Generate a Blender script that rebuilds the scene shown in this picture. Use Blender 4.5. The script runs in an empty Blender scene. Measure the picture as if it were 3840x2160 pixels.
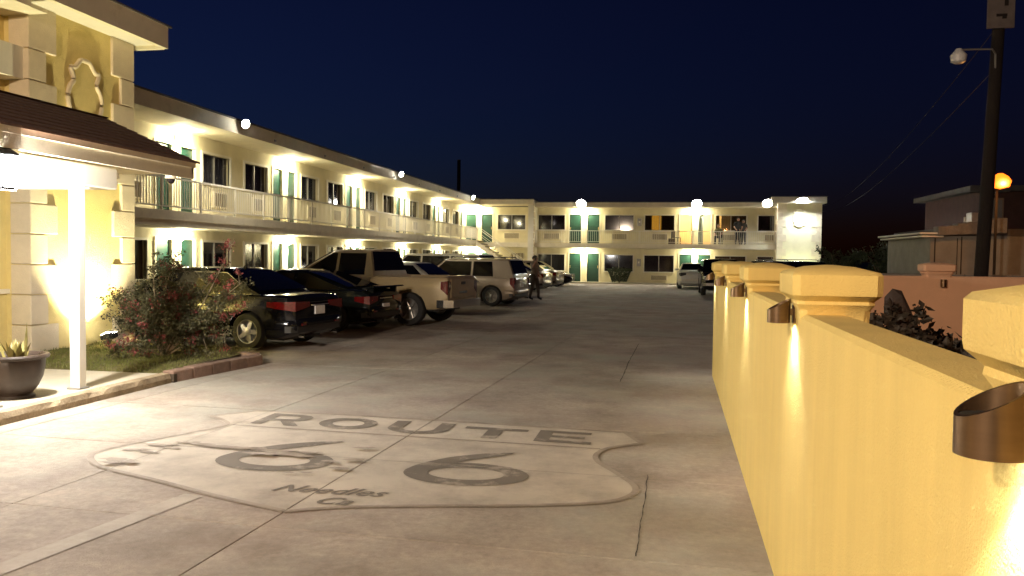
import bpy, bmesh, math, random
from mathutils import Vector, Matrix, noise as mnoise
random.seed(7)
R = math.radians
scn = bpy.context.scene
COL = scn.collection

# ------------------------------------------------------------------ camera
cam_d = bpy.data.cameras.new('camera')
cam = bpy.data.objects.new('camera', cam_d)
COL.objects.link(cam)
cam_d.lens = 36 * 3100 / 3840
cam_d.sensor_width = 36
cam_d.clip_start = 0.05
cam_d.clip_end = 2000
_fw = Vector((-0.17831453, 0.98323967, -0.03799578)).normalized()
_rt = Vector((0.98379425, 0.17888619, 0.01219028)).normalized()
_up = _rt.cross(_fw).normalized()
_rt = _fw.cross(_up).normalized()
cam.matrix_world = Matrix(((_rt.x, _up.x, -_fw.x, 0), (_rt.y, _up.y, -_fw.y, 0), (_rt.z, _up.z, -_fw.z, 1.7), (0, 0, 0, 1)))
scn.camera = cam

# ------------------------------------------------------------------ sky (last of dusk, glow low in the left)
world = bpy.data.worlds.new('World')
scn.world = world
world.use_nodes = True
wn, wl = world.node_tree.nodes, world.node_tree.links
sky = wn.new('ShaderNodeTexSky')
sky.sky_type = 'NISHITA'
sky.sun_disc = False
sky.sun_elevation = R(-2.2)
sky.sun_rotation = R(-65)
sky.air_density = 1.0
sky.dust_density = 0.2
sky.ozone_density = 5.0
bg = wn['Background']
bg.inputs['Strength'].default_value = 0.095
wl.new(sky.outputs[0], bg.inputs['Color'])

scn.view_settings.view_transform = 'Standard'
scn.view_settings.look = 'None'
scn.view_settings.gamma = 1.0
scn.view_settings.use_curve_mapping = False
scn.view_settings.exposure = 0.3
scn.cycles.use_light_tree = True
scn.cycles.max_bounces = 6
scn.cycles.sample_clamp_indirect = 6.0
scn.cycles.caustics_reflective = False
scn.cycles.caustics_refractive = False
scn.cycles.use_denoising = True

# ------------------------------------------------------------------ helpers
def tag(o, label=None, cat=None, group=None, kind=None):
    if label: o['label'] = label
    if cat: o['category'] = cat
    if group: o['group'] = group
    if kind: o['kind'] = kind
    return o

def thing(name, label, cat, loc=(0, 0, 0), rz=0.0, group=None):
    o = bpy.data.objects.new(name, None)
    COL.objects.link(o)
    o.location = loc
    o.rotation_euler = (0, 0, rz)
    o.empty_display_size = 0.2
    return tag(o, label, cat, group)

def link_mesh(name, me, mat, parent=None, smooth=None):
    if mat is not None:
        ms = mat if isinstance(mat, (list, tuple)) else [mat]
        me.materials.clear()
        for m in ms: me.materials.append(m)
    if smooth:
        me.shade_smooth()
        me.set_sharp_from_angle(angle=R(smooth))
    o = bpy.data.objects.new(name, me)
    COL.objects.link(o)
    if parent is not None: o.parent = parent
    return o

def copy_tree(o, parent=None):
    c = o.copy()
    COL.objects.link(c)
    c.parent = parent
    for ch in list(o.children): copy_tree(ch, c)
    return c

class MB:
    def __init__(s): s.v = []; s.f = []; s.m = []
    def add(s, vs, fs, mi=0):
        b = len(s.v)
        s.v += [tuple(p) for p in vs]
        for f in fs: s.f.append(tuple(b + i for i in f)); s.m.append(mi)
        return s
    def box(s, x0, x1, y0, y1, z0, z1, P=None, mi=0):
        c = [(x, y, z) for z in (z0, z1) for y in (y0, y1) for x in (x0, x1)]
        if P: c = [P(*p) for p in c]
        return s.add(c, [(0, 2, 3, 1), (4, 5, 7, 6), (0, 1, 5, 4), (2, 6, 7, 3), (0, 4, 6, 2), (1, 3, 7, 5)], mi)
    def bbox(s, x0, x1, y0, y1, z0, z1, b=0.01, P=None, mi=0):
        """box with chamfered edges"""
        xs, ys, zs = (x0, x1), (y0, y1), (z0, z1)
        vs, idx = [], {}
        for i in (0, 1):
            for j in (0, 1):
                for k in (0, 1):
                    p = [xs[i], ys[j], zs[k]]; sg = [1 if i == 0 else -1, 1 if j == 0 else -1, 1 if k == 0 else -1]
                    for a in range(3):
                        q = [p[t] + (0 if t == a else sg[t] * b) for t in range(3)]
                        idx[(i, j, k, a)] = len(vs); vs.append(tuple(q))
        if P: vs = [P(*p) for p in vs]
        fs = []
        for a in range(3):
            o1, o2 = [t for t in range(3) if t != a]
            for e in (0, 1):
                quad = []
                for (p, q) in ((0, 0), (1, 0), (1, 1), (0, 1)):
                    key = [0, 0, 0]; key[a] = e; key[o1] = p; key[o2] = q
                    quad.append(idx[(*key, a)])
                fs.append(tuple(quad))
        for a in range(3):
            o1, o2 = [t for t in range(3) if t != a]
            for p in (0, 1):
                for q in (0, 1):
                    k0 = [0, 0, 0]; k1 = [0, 0, 0]; k0[o1] = k1[o1] = p; k0[o2] = k1[o2] = q; k0[a] = 0; k1[a] = 1
                    fs.append((idx[(*k0, o1)], idx[(*k1, o1)], idx[(*k1, o2)], idx[(*k0, o2)]))
        for i in (0, 1):
            for j in (0, 1):
                for k in (0, 1):
                    fs.append((idx[(i, j, k, 0)], idx[(i, j, k, 1)], idx[(i, j, k, 2)]))
        return s.add(vs, fs, mi)
    def prism(s, poly, z0, z1, P=None, mi=0):
        n = len(poly)
        vs = [(x, y, z0) for x, y in poly] + [(x, y, z1) for x, y in poly]
        if P: vs = [P(*p) for p in vs]
        return s.add(vs, [tuple(range(n))[::-1], tuple(range(n, 2 * n))] + [(i, (i + 1) % n, n + (i + 1) % n, n + i) for i in range(n)], mi)
    def lathe(s, prof, n=24, c=(0, 0, 0), axis='z', a0=0.0, mi=0, cap=True):
        vs, fs = [], []
        for r, h in prof:
            for i in range(n):
                a = a0 + 2 * math.pi * i / n
                p = (r * math.cos(a), r * math.sin(a), h)
                if axis == 'y': p = (p[0], p[2], p[1])
                if axis == 'x': p = (p[2], p[0], p[1])
                vs.append((p[0] + c[0], p[1] + c[1], p[2] + c[2]))
        for k in range(len(prof) - 1):
            for i in range(n):
                j = (i + 1) % n
                fs.append((k * n + i, k * n + j, (k + 1) * n + j, (k + 1) * n + i))
        if cap:
            if prof[0][0] > 1e-4: fs.append(tuple(range(n))[::-1])
            if prof[-1][0] > 1e-4: fs.append(tuple(range((len(prof) - 1) * n, len(prof) * n)))
        return s.add(vs, fs, mi)
    def tube(s, pts, r, n=8, closed=False, mi=0):
        pts = [Vector(p) for p in pts]
        rs = r if isinstance(r, (list, tuple)) else [r] * len(pts)
        vs, fs = [], []
        N = len(pts)
        ref = None
        for i, p in enumerate(pts):
            if closed: t = pts[(i + 1) % N] - pts[i - 1]
            else: t = pts[min(i + 1, N - 1)] - pts[max(i - 1, 0)]
            t.normalize()
            if ref is None: ref = Vector((0, 0, 1)) if abs(t.z) < .9 else Vector((1, 0, 0))
            a = t.cross(ref)
            if a.length < 1e-4: a = t.cross(Vector((0, 1, 0)))
            a.normalize(); b = t.cross(a)
            ref = -b if False else ref
            for k in range(n):
                an = 2 * math.pi * k / n
                vs.append(p + (a * math.cos(an) + b * math.sin(an)) * rs[i])
        for i in range(N if closed else N - 1):
            i2 = (i + 1) % N
            for k in range(n):
                k2 = (k + 1) % n
                fs.append((i * n + k, i * n + k2, i2 * n + k2, i2 * n + k))
        if not closed:
            fs.append(tuple(range(n))[::-1]); fs.append(tuple(range((N - 1) * n, N * n)))
        return s.add(vs, fs, mi)
    def mesh(s, name):
        me = bpy.data.meshes.new(name)
        me.from_pydata(s.v, [], s.f)
        if any(s.m):
            for p, m in zip(me.polygons, s.m): p.material_index = m
        bm = bmesh.new(); bm.from_mesh(me)
        bmesh.ops.recalc_face_normals(bm, faces=bm.faces)
        bm.to_mesh(me); bm.free()
        return me
    def build(s, name, mat, parent=None, smooth=None):
        return link_mesh(name, s.mesh(name), mat, parent, smooth)

def catmull(pts, n=6, closed=False):
    out = []
    N = len(pts)
    rng = range(N) if closed else range(N - 1)
    for i in rng:
        p0 = pts[(i - 1) % N] if closed or i > 0 else pts[i]
        p1, p2 = pts[i], pts[(i + 1) % N]
        p3 = pts[(i + 2) % N] if closed or i + 2 < N else p2
        for k in range(n):
            t = k / n
            out.append(tuple(0.5 * (2 * b + (c - a) * t + (2 * a - 5 * b + 4 * c - d) * t * t + (3 * b - a - 3 * c + d) * t ** 3) for a, b, c, d in zip(p0, p1, p2, p3)))
    if not closed: out.append(tuple(pts[-1]))
    return out

def lerp_tab(tab, x):
    if x <= tab[0][0]: return tab[0][1]
    for (a, b), (c, d) in zip(tab, tab[1:]):
        if x <= c: return b + (d - b) * (x - a) / (c - a)
    return tab[-1][1]

# ------------------------------------------------------------------ materials (all procedural)
def new_mat(name):
    m = bpy.data.materials.new(name); m.use_nodes = True
    return m, m.node_tree.nodes, m.node_tree.links, m.node_tree.nodes['Principled BSDF']

def M(name, col, rough=0.7, var=0.12, scale=3.0, bump=0.0, bscale=60.0, metal=0.0, rnd=0.0, dirt=None, coat=0.0, spec=0.5, stretch=(1, 1, 1), fine=0.0):
    m, n, l, b = new_mat(name)
    tc = n.new('ShaderNodeTexCoord')
    geo = n.new('ShaderNodeNewGeometry')
    mp = n.new('ShaderNodeMapping'); mp.inputs['Scale'].default_value = stretch
    l.new(geo.outputs['Position'], mp.inputs['Vector'])
    nz = n.new('ShaderNodeTexNoise'); nz.inputs['Scale'].default_value = scale; nz.inputs['Detail'].default_value = 6; nz.inputs['Roughness'].default_value = 0.62
    l.new(mp.outputs[0], nz.inputs['Vector'])
    mr = n.new('ShaderNodeMapRange'); mr.inputs[1].default_value = 0.3; mr.inputs[2].default_value = 0.7
    mr.inputs[3].default_value = 1 - var; mr.inputs[4].default_value = 1 + var
    l.new(nz.outputs[0], mr.inputs[0])
    mul = n.new('ShaderNodeMix'); mul.data_type = 'RGBA'; mul.blend_type = 'MULTIPLY'; mul.inputs[0].default_value = 1
    mul.inputs[6].default_value = (*col, 1)
    l.new(mr.outputs[0], mul.inputs[7])
    out = mul.outputs[2]
    if rnd:
        oi = n.new('ShaderNodeObjectInfo')
        m2 = n.new('ShaderNodeMapRange'); m2.inputs[3].default_value = 1 - rnd; m2.inputs[4].default_value = 1 + rnd
        l.new(oi.outputs['Random'], m2.inputs[0])
        mu = n.new('ShaderNodeMix'); mu.data_type = 'RGBA'; mu.blend_type = 'MULTIPLY'; mu.inputs[0].default_value = 1
        l.new(out, mu.inputs[6]); l.new(m2.outputs[0], mu.inputs[7]); out = mu.outputs[2]
    if fine:
        nf = n.new('ShaderNodeTexNoise'); nf.inputs['Scale'].default_value = fine; nf.inputs['Detail'].default_value = 8; nf.inputs['Roughness'].default_value = 0.8
        l.new(mp.outputs[0], nf.inputs['Vector'])
        rf = n.new('ShaderNodeMapRange'); rf.inputs[1].default_value = .3; rf.inputs[2].default_value = .7; rf.inputs[3].default_value = .70; rf.inputs[4].default_value = 1.20
        l.new(nf.outputs[0], rf.inputs[0])
        mf = n.new('ShaderNodeMix'); mf.data_type = 'RGBA'; mf.blend_type = 'MULTIPLY'; mf.inputs[0].default_value = 1
        l.new(out, mf.inputs[6]); l.new(rf.outputs[0], mf.inputs[7]); out = mf.outputs[2]
    for dc, ds, dlo, dhi, damt in ([] if not dirt else dirt if isinstance(dirt, list) else [dirt]):
        nd = n.new('ShaderNodeTexNoise'); nd.inputs['Scale'].default_value = ds; nd.inputs['Detail'].default_value = 8; nd.inputs['Roughness'].default_value = 0.7
        l.new(mp.outputs[0], nd.inputs['Vector'])
        r2 = n.new('ShaderNodeMapRange'); r2.inputs[1].default_value = dlo; r2.inputs[2].default_value = dhi; r2.inputs[3].default_value = 0; r2.inputs[4].default_value = damt
        l.new(nd.outputs[0], r2.inputs[0])
        mx = n.new('ShaderNodeMix'); mx.data_type = 'RGBA'
        l.new(r2.outputs[0], mx.inputs[0]); l.new(out, mx.inputs[6]); mx.inputs[7].default_value = (*dc, 1); out = mx.outputs[2]
    l.new(out, b.inputs['Base Color'])
    b.inputs['Roughness'].default_value = rough
    b.inputs['Metallic'].default_value = metal
    b.inputs['Coat Weight'].default_value = coat
    b.inputs['Coat Roughness'].default_value = 0.03
    b.inputs['Specular IOR Level'].default_value = spec
    if bump:
        nb = n.new('ShaderNodeTexNoise'); nb.inputs['Scale'].default_value = bscale; nb.inputs['Detail'].default_value = 5
        l.new(geo.outputs['Position'], nb.inputs['Vector'])
        bp = n.new('ShaderNodeBump'); bp.inputs['Strength'].default_value = min(1, bump * 4); bp.inputs['Distance'].default_value = 0.004 + 0.02 * bump
        l.new(nb.outputs[0], bp.inputs['Height']); l.new(bp.outputs[0], b.inputs['Normal'])
    return m

def EM(name, col, strength):
    m, n, l, b = new_mat(name)
    b.inputs['Base Color'].default_value = (0.06, 0.06, 0.06, 1)
    m.cycles.emission_sampling = 'NONE'          # the lamp object beside each lens does the lighting
    b.inputs['Emission Color'].default_value = (*col, 1)
    b.inputs['Emission Strength'].default_value = strength
    return m

def glass_mat(name, col=(0.6, 0.6, 0.62), alpha=0.25):
    m, n, l, b = new_mat(name)
    tr = n.new('ShaderNodeBsdfTransparent'); tr.inputs[0].default_value = (*col, 1)
    gl = n.new('ShaderNodeBsdfGlossy'); gl.inputs['Roughness'].default_value = 0.03
    fr = n.new('ShaderNodeFresnel'); fr.inputs[0].default_value = 1.5
    mx = n.new('ShaderNodeMixShader')
    l.new(fr.outputs[0], mx.inputs[0]); l.new(tr.outputs[0], mx.inputs[1]); l.new(gl.outputs[0], mx.inputs[2])
    l.new(mx.outputs[0], n['Material Output'].inputs['Surface'])
    return m

def paint_worn(name, col, under, lo, hi, scale=5.0, rough=0.75):
    """road paint worn through to the concrete in patches"""
    m, n, l, b = new_mat(name)
    geo = n.new('ShaderNodeNewGeometry')
    a = n.new('ShaderNodeTexNoise'); a.inputs['Scale'].default_value = scale; a.inputs['Detail'].default_value = 9; a.inputs['Roughness'].default_value = 0.72
    l.new(geo.outputs['Position'], a.inputs['Vector'])
    r = n.new('ShaderNodeMapRange'); r.inputs[1].default_value = lo; r.inputs[2].default_value = hi
    l.new(a.outputs[0], r.inputs[0])
    c = n.new('ShaderNodeTexNoise'); c.inputs['Scale'].default_value = 1.3; c.inputs['Detail'].default_value = 5
    l.new(geo.outputs['Position'], c.inputs['Vector'])
    r2 = n.new('ShaderNodeMapRange'); r2.inputs[1].default_value = 0.3; r2.inputs[2].default_value = 0.7; r2.inputs[3].default_value = 0.88; r2.inputs[4].default_value = 1.1
    l.new(c.outputs[0], r2.inputs[0])
    mx = n.new('ShaderNodeMix'); mx.data_type = 'RGBA'
    l.new(r.outputs[0], mx.inputs[0]); mx.inputs[6].default_value = (*col, 1); mx.inputs[7].default_value = (*under, 1)
    mu = n.new('ShaderNodeMix'); mu.data_type = 'RGBA'; mu.blend_type = 'MULTIPLY'; mu.inputs[0].default_value = 1
    l.new(mx.outputs[2], mu.inputs[6]); l.new(r2.outputs[0], mu.inputs[7])
    l.new(mu.outputs[2], b.inputs['Base Color']); b.inputs['Roughness'].default_value = rough
    return m

MAT = {}
MAT['dirt'] = M('dry_earth', (0.10, 0.085, 0.065), 0.95, 0.3, 0.8, 0.4, 30)
MAT['joint'] = M('joint_dirt', (0.045, 0.036, 0.028), 0.95, 0.3, 4)
MAT['concrete'] = M('concrete_slab', (0.38, 0.325, 0.275), 0.8, 0.30, 1.3, 0.10, 90, rnd=0.09, dirt=[((0.30, 0.305, 0.265), 0.33, 0.46, 0.62, 0.75), ((0.40, 0.31, 0.26), 0.45, 0.50, 0.66, 0.5), ((0.15, 0.105, 0.075), 0.6, 0.50, 0.74, 0.6)], spec=0.35, fine=16.0)
MAT['walk'] = M('walkway_concrete', (0.46, 0.42, 0.34), 0.8, 0.12, 2.5, 0.1, 80)
MAT['kerb'] = M('kerb_concrete', (0.33, 0.26, 0.17), 0.85, 0.22, 6, 0.35, 40, dirt=((0.14, 0.10, 0.06), 5, 0.5, 0.65, 0.6))
MAT['cream'] = M('cream_stucco', (0.74, 0.675, 0.47), 0.85, 0.09, 1.4, 0.22, 120)
MAT['trim'] = M('cream_trim', (0.80, 0.73, 0.56), 0.7, 0.08, 2, 0.08, 60, dirt=((0.35, 0.28, 0.18), 2.2, 0.56, 0.75, 0.4))
MAT['white'] = M('white_paint', (0.78, 0.74, 0.64), 0.6, 0.05, 3)
MAT['yellow'] = M('yellow_stucco', (0.74, 0.60, 0.25), 0.88, 0.09, 2.2, 0.35, 90)
MAT['quoin'] = M('quoin_stucco', (0.68, 0.58, 0.42), 0.85, 0.08, 3, 0.3, 90)
MAT['wallyellow'] = M('garden_wall_stucco', (0.78, 0.60, 0.20), 0.85, 0.06, 1.6, 0.15, 130, dirt=((.62, .45, .14), .7, .52, .80, .45), stretch=(3, 3, .5))
MAT['green'] = M('green_door', (0.006, 0.036, 0.025), 0.42, 0.12, 3)
MAT['greydoor'] = M('blue_grey_door', (0.22, 0.26, 0.25), 0.5, 0.1, 3)
MAT['brown'] = M('brown_door', (0.30, 0.13, 0.05), 0.5, 0.15, 6, stretch=(6, 6, 1))
MAT['pane'] = M('dark_window_glass', (0.012, 0.008, 0.012), 0.06, 0.2, 1, spec=0.6)
MAT['pane2'] = M('curtained_glass', (0.05, 0.034, 0.026), 0.10, 0.5, 3, spec=0.6, stretch=(9, 9, .4))
MAT['pane3'] = M('grey_curtain_glass', (0.028, 0.028, 0.034), 0.08, 0.5, 2, spec=0.6, stretch=(7, 7, .3))
MAT['clearglass'] = glass_mat('clear_glass', (0.75, 0.72, 0.65))
MAT['grille'] = M('grille_brown', (0.16, 0.12, 0.07), 0.6, 0.15, 8)
MAT['metalgrey'] = M('grey_metal', (0.32, 0.31, 0.29), 0.45, 0.1, 5, metal=0.6)
MAT['brass'] = M('brass', (0.62, 0.45, 0.2), 0.3, 0.1, 5, metal=1)
MAT['shingle'] = M('brown_shingle', (0.15, 0.088, 0.072), 0.9, 0.22, 14, 0.35, 45)
MAT['roof'] = M('flat_roof', (0.12, 0.11, 0.1), 0.9, 0.2, 2)
MAT['bronze'] = M('bronze_cylinder', (0.19, 0.125, 0.075), 0.33, 0.12, 4, metal=0.9, stretch=(1, 1, 12))
MAT['black'] = M('black_rubber', (0.012, 0.012, 0.012), 0.75, 0.2, 8)
MAT['pot'] = M('glazed_pot', (0.040, 0.026, 0.020), 0.5, 0.2, 6, 0.1, 40)
MAT['soil'] = M('potting_soil', (0.05, 0.035, 0.022), 0.95, 0.3, 30, 0.4, 60)
MAT['wood'] = M('pole_timber', (0.013, 0.008, 0.006), 0.9, 0.3, 6, 0.3, 50, stretch=(8, 8, 0.5))
MAT['curtain'] = M('amber_curtain', (0.80, 0.42, 0.06), 0.9, 0.1, 10)
MAT['darkcurtain'] = M('dark_curtain', (0.10, 0.07, 0.045), 0.9, 0.2, 10)
MAT['room'] = M('room_wall', (0.78, 0.66, 0.42), 0.85, 0.06, 2)

def lampobj(name, kind, energy, col, parent, loc, size=0.05, spot=None, rot=None, blend=0.5):
    d = bpy.data.lights.new(name, kind)
    d.energy = energy; d.color = col
    if kind in ('POINT', 'SPOT'): d.shadow_soft_size = size
    if kind == 'SPOT':
        d.spot_size = spot; d.spot_blend = blend
    o = bpy.data.objects.new(name, d); COL.objects.link(o)
    o.location = loc
    if rot is not None: o.rotation_euler = rot
    if parent is not None: o.parent = parent
    return o

def aim(v):
    return Vector(v).normalized().to_track_quat('-Z', 'Y').to_euler()

# ================================================================== GROUND AND LOT
g = MB(); g.add([(-600, -300, -0.06), (600, -300, -0.06), (600, 900, -0.06), (-600, 900, -0.06)], [(0, 1, 2, 3)])
ground = tag(g.build('ground', MAT['dirt']), kind='structure')
g = MB(); g.box(-14.2, 26, -14, 57.5, -0.058, -0.034)
lot = tag(g.build('parking_lot', MAT['joint']), kind='structure')
TH = 0.042
def UV(u, v, z=0.0):           # joint grid frame, turned about 2.4 degrees
    return (u + TH * v, v - TH * u, z)
def toUV(x, y):
    d = 1 + TH * TH
    return ((x - TH * y) / d, (y + TH * x) / d)
ucuts = [-15, -12.4, -10.3, -8.3, -6.3, -4.46, -2.63, 1.6, 3.6, 5.6, 7.6, 11, 16, 24]
vcuts = [-13, -8, -4, -0.6, 1.15, 2.9, 4.63, 6.38, 8.11, 11.6, 15.1, 18.6, 22.1, 25.6, 29.1, 34, 39, 44, 49, 56.8]
GAP = 0.005
for i, (u0, u1) in enumerate(zip(ucuts, ucuts[1:])):
    for j, (v0, v1) in enumerate(zip(vcuts, vcuts[1:])):
        if u1 < -7.9 and v0 < 11.5: continue
        z = random.uniform(-0.0015, 0.0)
        # long joints further out are only hairline, as in the photograph
        gp = GAP if v1 < 26 else 0.004
        b = MB(); b.box(u0 + gp, u1 - gp, v0 + gp, v1 - gp, -0.034, z, P=UV)
        b.build('concrete_slab', MAT['concrete'], lot)

def cut_joints(me):
    bm = bmesh.new(); bm.from_mesh(me)
    bmesh.ops.triangulate(bm, faces=bm.faces)
    for k, cuts, nrm in ((0, ucuts, Vector((1, -TH, 0)).normalized()), (1, vcuts, Vector((TH, 1, 0)).normalized())):
        for c in cuts:
            for s in (-1, 1):
                p = UV(c + s * GAP, 0) if k == 0 else UV(0, c + s * GAP)
                bmesh.ops.bisect_plane(bm, geom=bm.verts[:] + bm.edges[:] + bm.faces[:], plane_co=Vector(p), plane_no=nrm)
    dead = []
    for f in bm.faces:
        c = f.calc_center_median(); u, v = toUV(c.x, c.y)
        if any(abs(u - q) < GAP * 0.98 for q in ucuts) or any(abs(v - q) < GAP * 0.98 for q in vcuts): dead.append(f)
    bmesh.ops.delete(bm, geom=dead, context='FACES')
    bm.to_mesh(me); bm.free()
    return me

def flat(name, polys, z, mat, parent, lift=None):
    b = MB()
    for pi_, poly in enumerate(polys):
        z = z + (.0007 if pi_ == lift else 0)
        b.add([(x, y, z) for x, y in poly], [tuple(range(len(poly)))])
    me = cut_joints(b.mesh(name))
    return link_mesh(name, me, mat, parent)

CON = (0.30, 0.255, 0.21)
MAT['shieldpaint'] = paint_worn('worn_white_paint', (0.56, 0.50, 0.42), (0.37, 0.32, 0.27), 0.44, 0.68, 1.6)
MAT['blackpaint'] = paint_worn('worn_black_paint', (0.175, 0.15, 0.125), (0.38, 0.33, 0.275), 0.53, 0.62, 3.0)
MAT['scriptpaint'] = paint_worn('faded_script_paint', (0.19, 0.165, 0.14), (0.40, 0.35, 0.29), 0.58, 0.70, 6.0)
MAT['outline'] = paint_worn('faded_outline_paint', (0.24, 0.20, 0.165), (0.37, 0.315, 0.26), 0.36, 0.54, 2.0)
MAT['stripe'] = paint_worn('worn_stall_paint', (0.47, 0.42, 0.355), (0.35, 0.295, 0.245), 0.40, 0.62, 2.0)

sh = [(-4.62, 7.85), (-4.27, 8.24), (-3.26, 8.26), (-1.51, 8.15), (-0.33, 8.07), (-0.13, 7.59), (-0.4, 7.36), (-0.5, 7.1), (-0.47, 6.83), (-0.29, 6.48), (-0.15, 6.16), (-0.16, 5.92), (-0.34, 5.69), (-0.83, 5.5), (-1.36, 5.37), (-1.88, 5.24), (-2.16, 5.14), (-2.41, 5.01), (-3.04, 5.23), (-3.61, 5.47), (-4.23, 5.71), (-4.51, 5.89), (-4.7, 6.17), (-4.59, 6.57), (-4.37, 7.06), (-4.23, 7.43), (-4.32, 7.61)]
shc = catmull(sh[5:18], 5)[:-1] + catmull(sh[17:27] + [sh[0]], 5)[:-1] + [sh[0], sh[1], sh[2], sh[3], sh[4]]
route = thing('route_marking', 'faded highway shield reading ROUTE 66 painted across the concrete slabs', 'road marking')
flat('shield_field', [shc], 0.004, MAT['shieldpaint'], route)
cx, cy = -2.37, 6.7
def inset(pts, d):
    out = []
    n = len(pts)
    for i in range(n):
        a, b, c = Vector(pts[i - 1]), Vector(pts[i]), Vector(pts[(i + 1) % n])
        t = (c - a)
        if t.length < 1e-6: out.append(tuple(b)); continue
        t.normalize(); nn = Vector((-t.y, t.x))
        out.append(tuple(b + nn * d))
    return out
orient = sum(a[0] * b[1] - b[0] * a[1] for a, b in zip(shc, shc[1:] + shc[:1]))
sg = 1 if orient > 0 else -1
ins = inset(shc, sg * 0.05)
flat('shield_border', [(shc[i], shc[(i + 1) % len(shc)], ins[(i + 1) % len(shc)], ins[i]) for i in range(len(shc))], 0.008, MAT['outline'], route)
flat('shield_bar', [[(-4.15, 7.50), (-0.51, 7.31), (-0.51, 7.275), (-4.15, 7.465)]], 0.008, MAT['outline'], route)

def ring(c, ro, ri, n=28, rot=0.0):
    o = [(c[0] + ro[0] * math.cos(2 * math.pi * k / n), c[1] + ro[1] * math.sin(2 * math.pi * k / n)) for k in range(n)]
    i = [(c[0] + ri[0] * math.cos(2 * math.pi * k / n), c[1] + ri[1] * math.sin(2 * math.pi * k / n)) for k in range(n)]
    return [(o[k], o[(k + 1) % n], i[(k + 1) % n], i[k]) for k in range(n)]
def glyph(polys, bl, w, h):
    x0, y0 = bl
    return [[(x0 + px * w + (py * h) * 0.0, y0 + py * h - 0.045 * px * w) for px, py in poly] for poly in polys]
GR = [[(0, 0), (.24, 0), (.24, 1), (0, 1)], [(.24, .80), (.62, .80), (.62, 1), (.24, 1)], [(.24, .36), (.62, .36), (.62, .54), (.24, .54)],
      [(.62, 1), (.84, .95), (.95, .82), (.97, .68), (.72, .68), (.70, .76), (.62, .80)], [(.97, .68), (.93, .52), (.82, .41), (.62, .36), (.62, .54), (.69, .58), (.72, .68)],
      [(.45, .36), (.72, .38), (1.0, 0), (.70, 0)]]
GT = [[(0, .78), (1, .78), (1, 1), (0, 1)], [(.38, 0), (.62, 0), (.62, .78), (.38, .78)]]
GE = [[(0, 0), (.26, 0), (.26, 1), (0, 1)], [(.26, .8), (.95, .8), (.95, 1), (.26, 1)], [(.26, .41), (.86, .41), (.86, .59), (.26, .59)], [(.26, 0), (1, 0), (1, .2), (.26, .2)]]
ua = [math.pi + math.pi * k / 12 for k in range(13)]
GU = [[(0, .42), (.24, .42), (.24, 1), (0, 1)], [(.76, .42), (1, .42), (1, 1), (.76, 1)]] + \
     [[(.5 + .5 * math.cos(a), .42 + .42 * math.sin(a)), (.5 + .5 * math.cos(b), .42 + .42 * math.sin(b)), (.5 + .26 * math.cos(b), .42 + .21 * math.sin(b)), (.5 + .26 * math.cos(a), .42 + .21 * math.sin(a))] for a, b in zip(ua, ua[1:])]
GO = ring((.5, .5), (.5, .5), (.27, .27), 28)
for gl, bl, w, h in ((GR, (-4.02, 7.60), 0.52, 0.53), (GO, (-3.37, 7.57), 0.60, 0.53), (GU, (-2.63, 7.53), 0.62, 0.54), (GT, (-1.88, 7.49), 0.63, 0.47), (GE, (-1.14, 7.46), 0.53, 0.50)):
    flat('letter', glyph(gl, bl, w, h), 0.0085, MAT['blackpaint'], route)
def six(cx, cy, tip):
    pol = ring((cx, cy), (0.495, 0.33), (0.30, 0.175), 34)
    o = [(cx - .495, cy + .02), (cx - .43, cy + .22), (cx - .25, cy + .48), (cx + .02, cy + .68), (tip[0], tip[1])]
    i = [(tip[0] - .02, tip[1] - .06), (cx + .06, cy + .52), (cx - .08, cy + .40), (cx - .17, cy + .27), (cx - .30, cy + .12)]
    oc, ic = catmull(o, 4), catmull(i, 4)[::-1]
    m = min(len(oc), len(ic))
    pol += [(oc[k], oc[k + 1], ic[k + 1], ic[k]) for k in range(m - 1)]
    return pol
flat('numeral', six(-3.10, 6.27, (-2.80, 7.06)), 0.0085, MAT['blackpaint'], route, 34)
flat('numeral', six(-1.475, 6.21, (-1.22, 6.97)), 0.0085, MAT['blackpaint'], route, 34)

def text_mesh(s, size, shear=0.0, off=0.0, space=1.0):
    c = bpy.data.curves.new('t', 'FONT'); c.body = s; c.size = size; c.shear = shear; c.offset = off; c.space_character = space; c.resolution_u = 3
    o = bpy.data.objects.new('t', c); COL.objects.link(o)
    dg = bpy.context.evaluated_depsgraph_get()
    me = bpy.data.meshes.new_from_object(o.evaluated_get(dg))
    bpy.data.objects.remove(o); bpy.data.curves.remove(c)
    return me
for s, (x, y), size, sp in (('Needles', (-2.74, 5.46), 0.235, 1.06), ('Ca', (-2.33, 5.235), 0.22, 1.1)):
    me = text_mesh(s, size, 0.45, 0.004, sp)
    for v in me.vertices: v.co = Vector((x + v.co.x, y + v.co.y + 0.02 * v.co.x, 0.0085))
    link_mesh('script_word', cut_joints(me), MAT['scriptpaint'], route)

LN = ['black sedan and the black coupe', 'black coupe and the pickup truck', 'pickup truck and the white sedan', 'white sedan and the silver wagon', 'silver wagon and the white van', 'white van and the dark sedan', '', 'dark sedan and the silver sedan', 'silver sedan and the bronze sedan']
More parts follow.
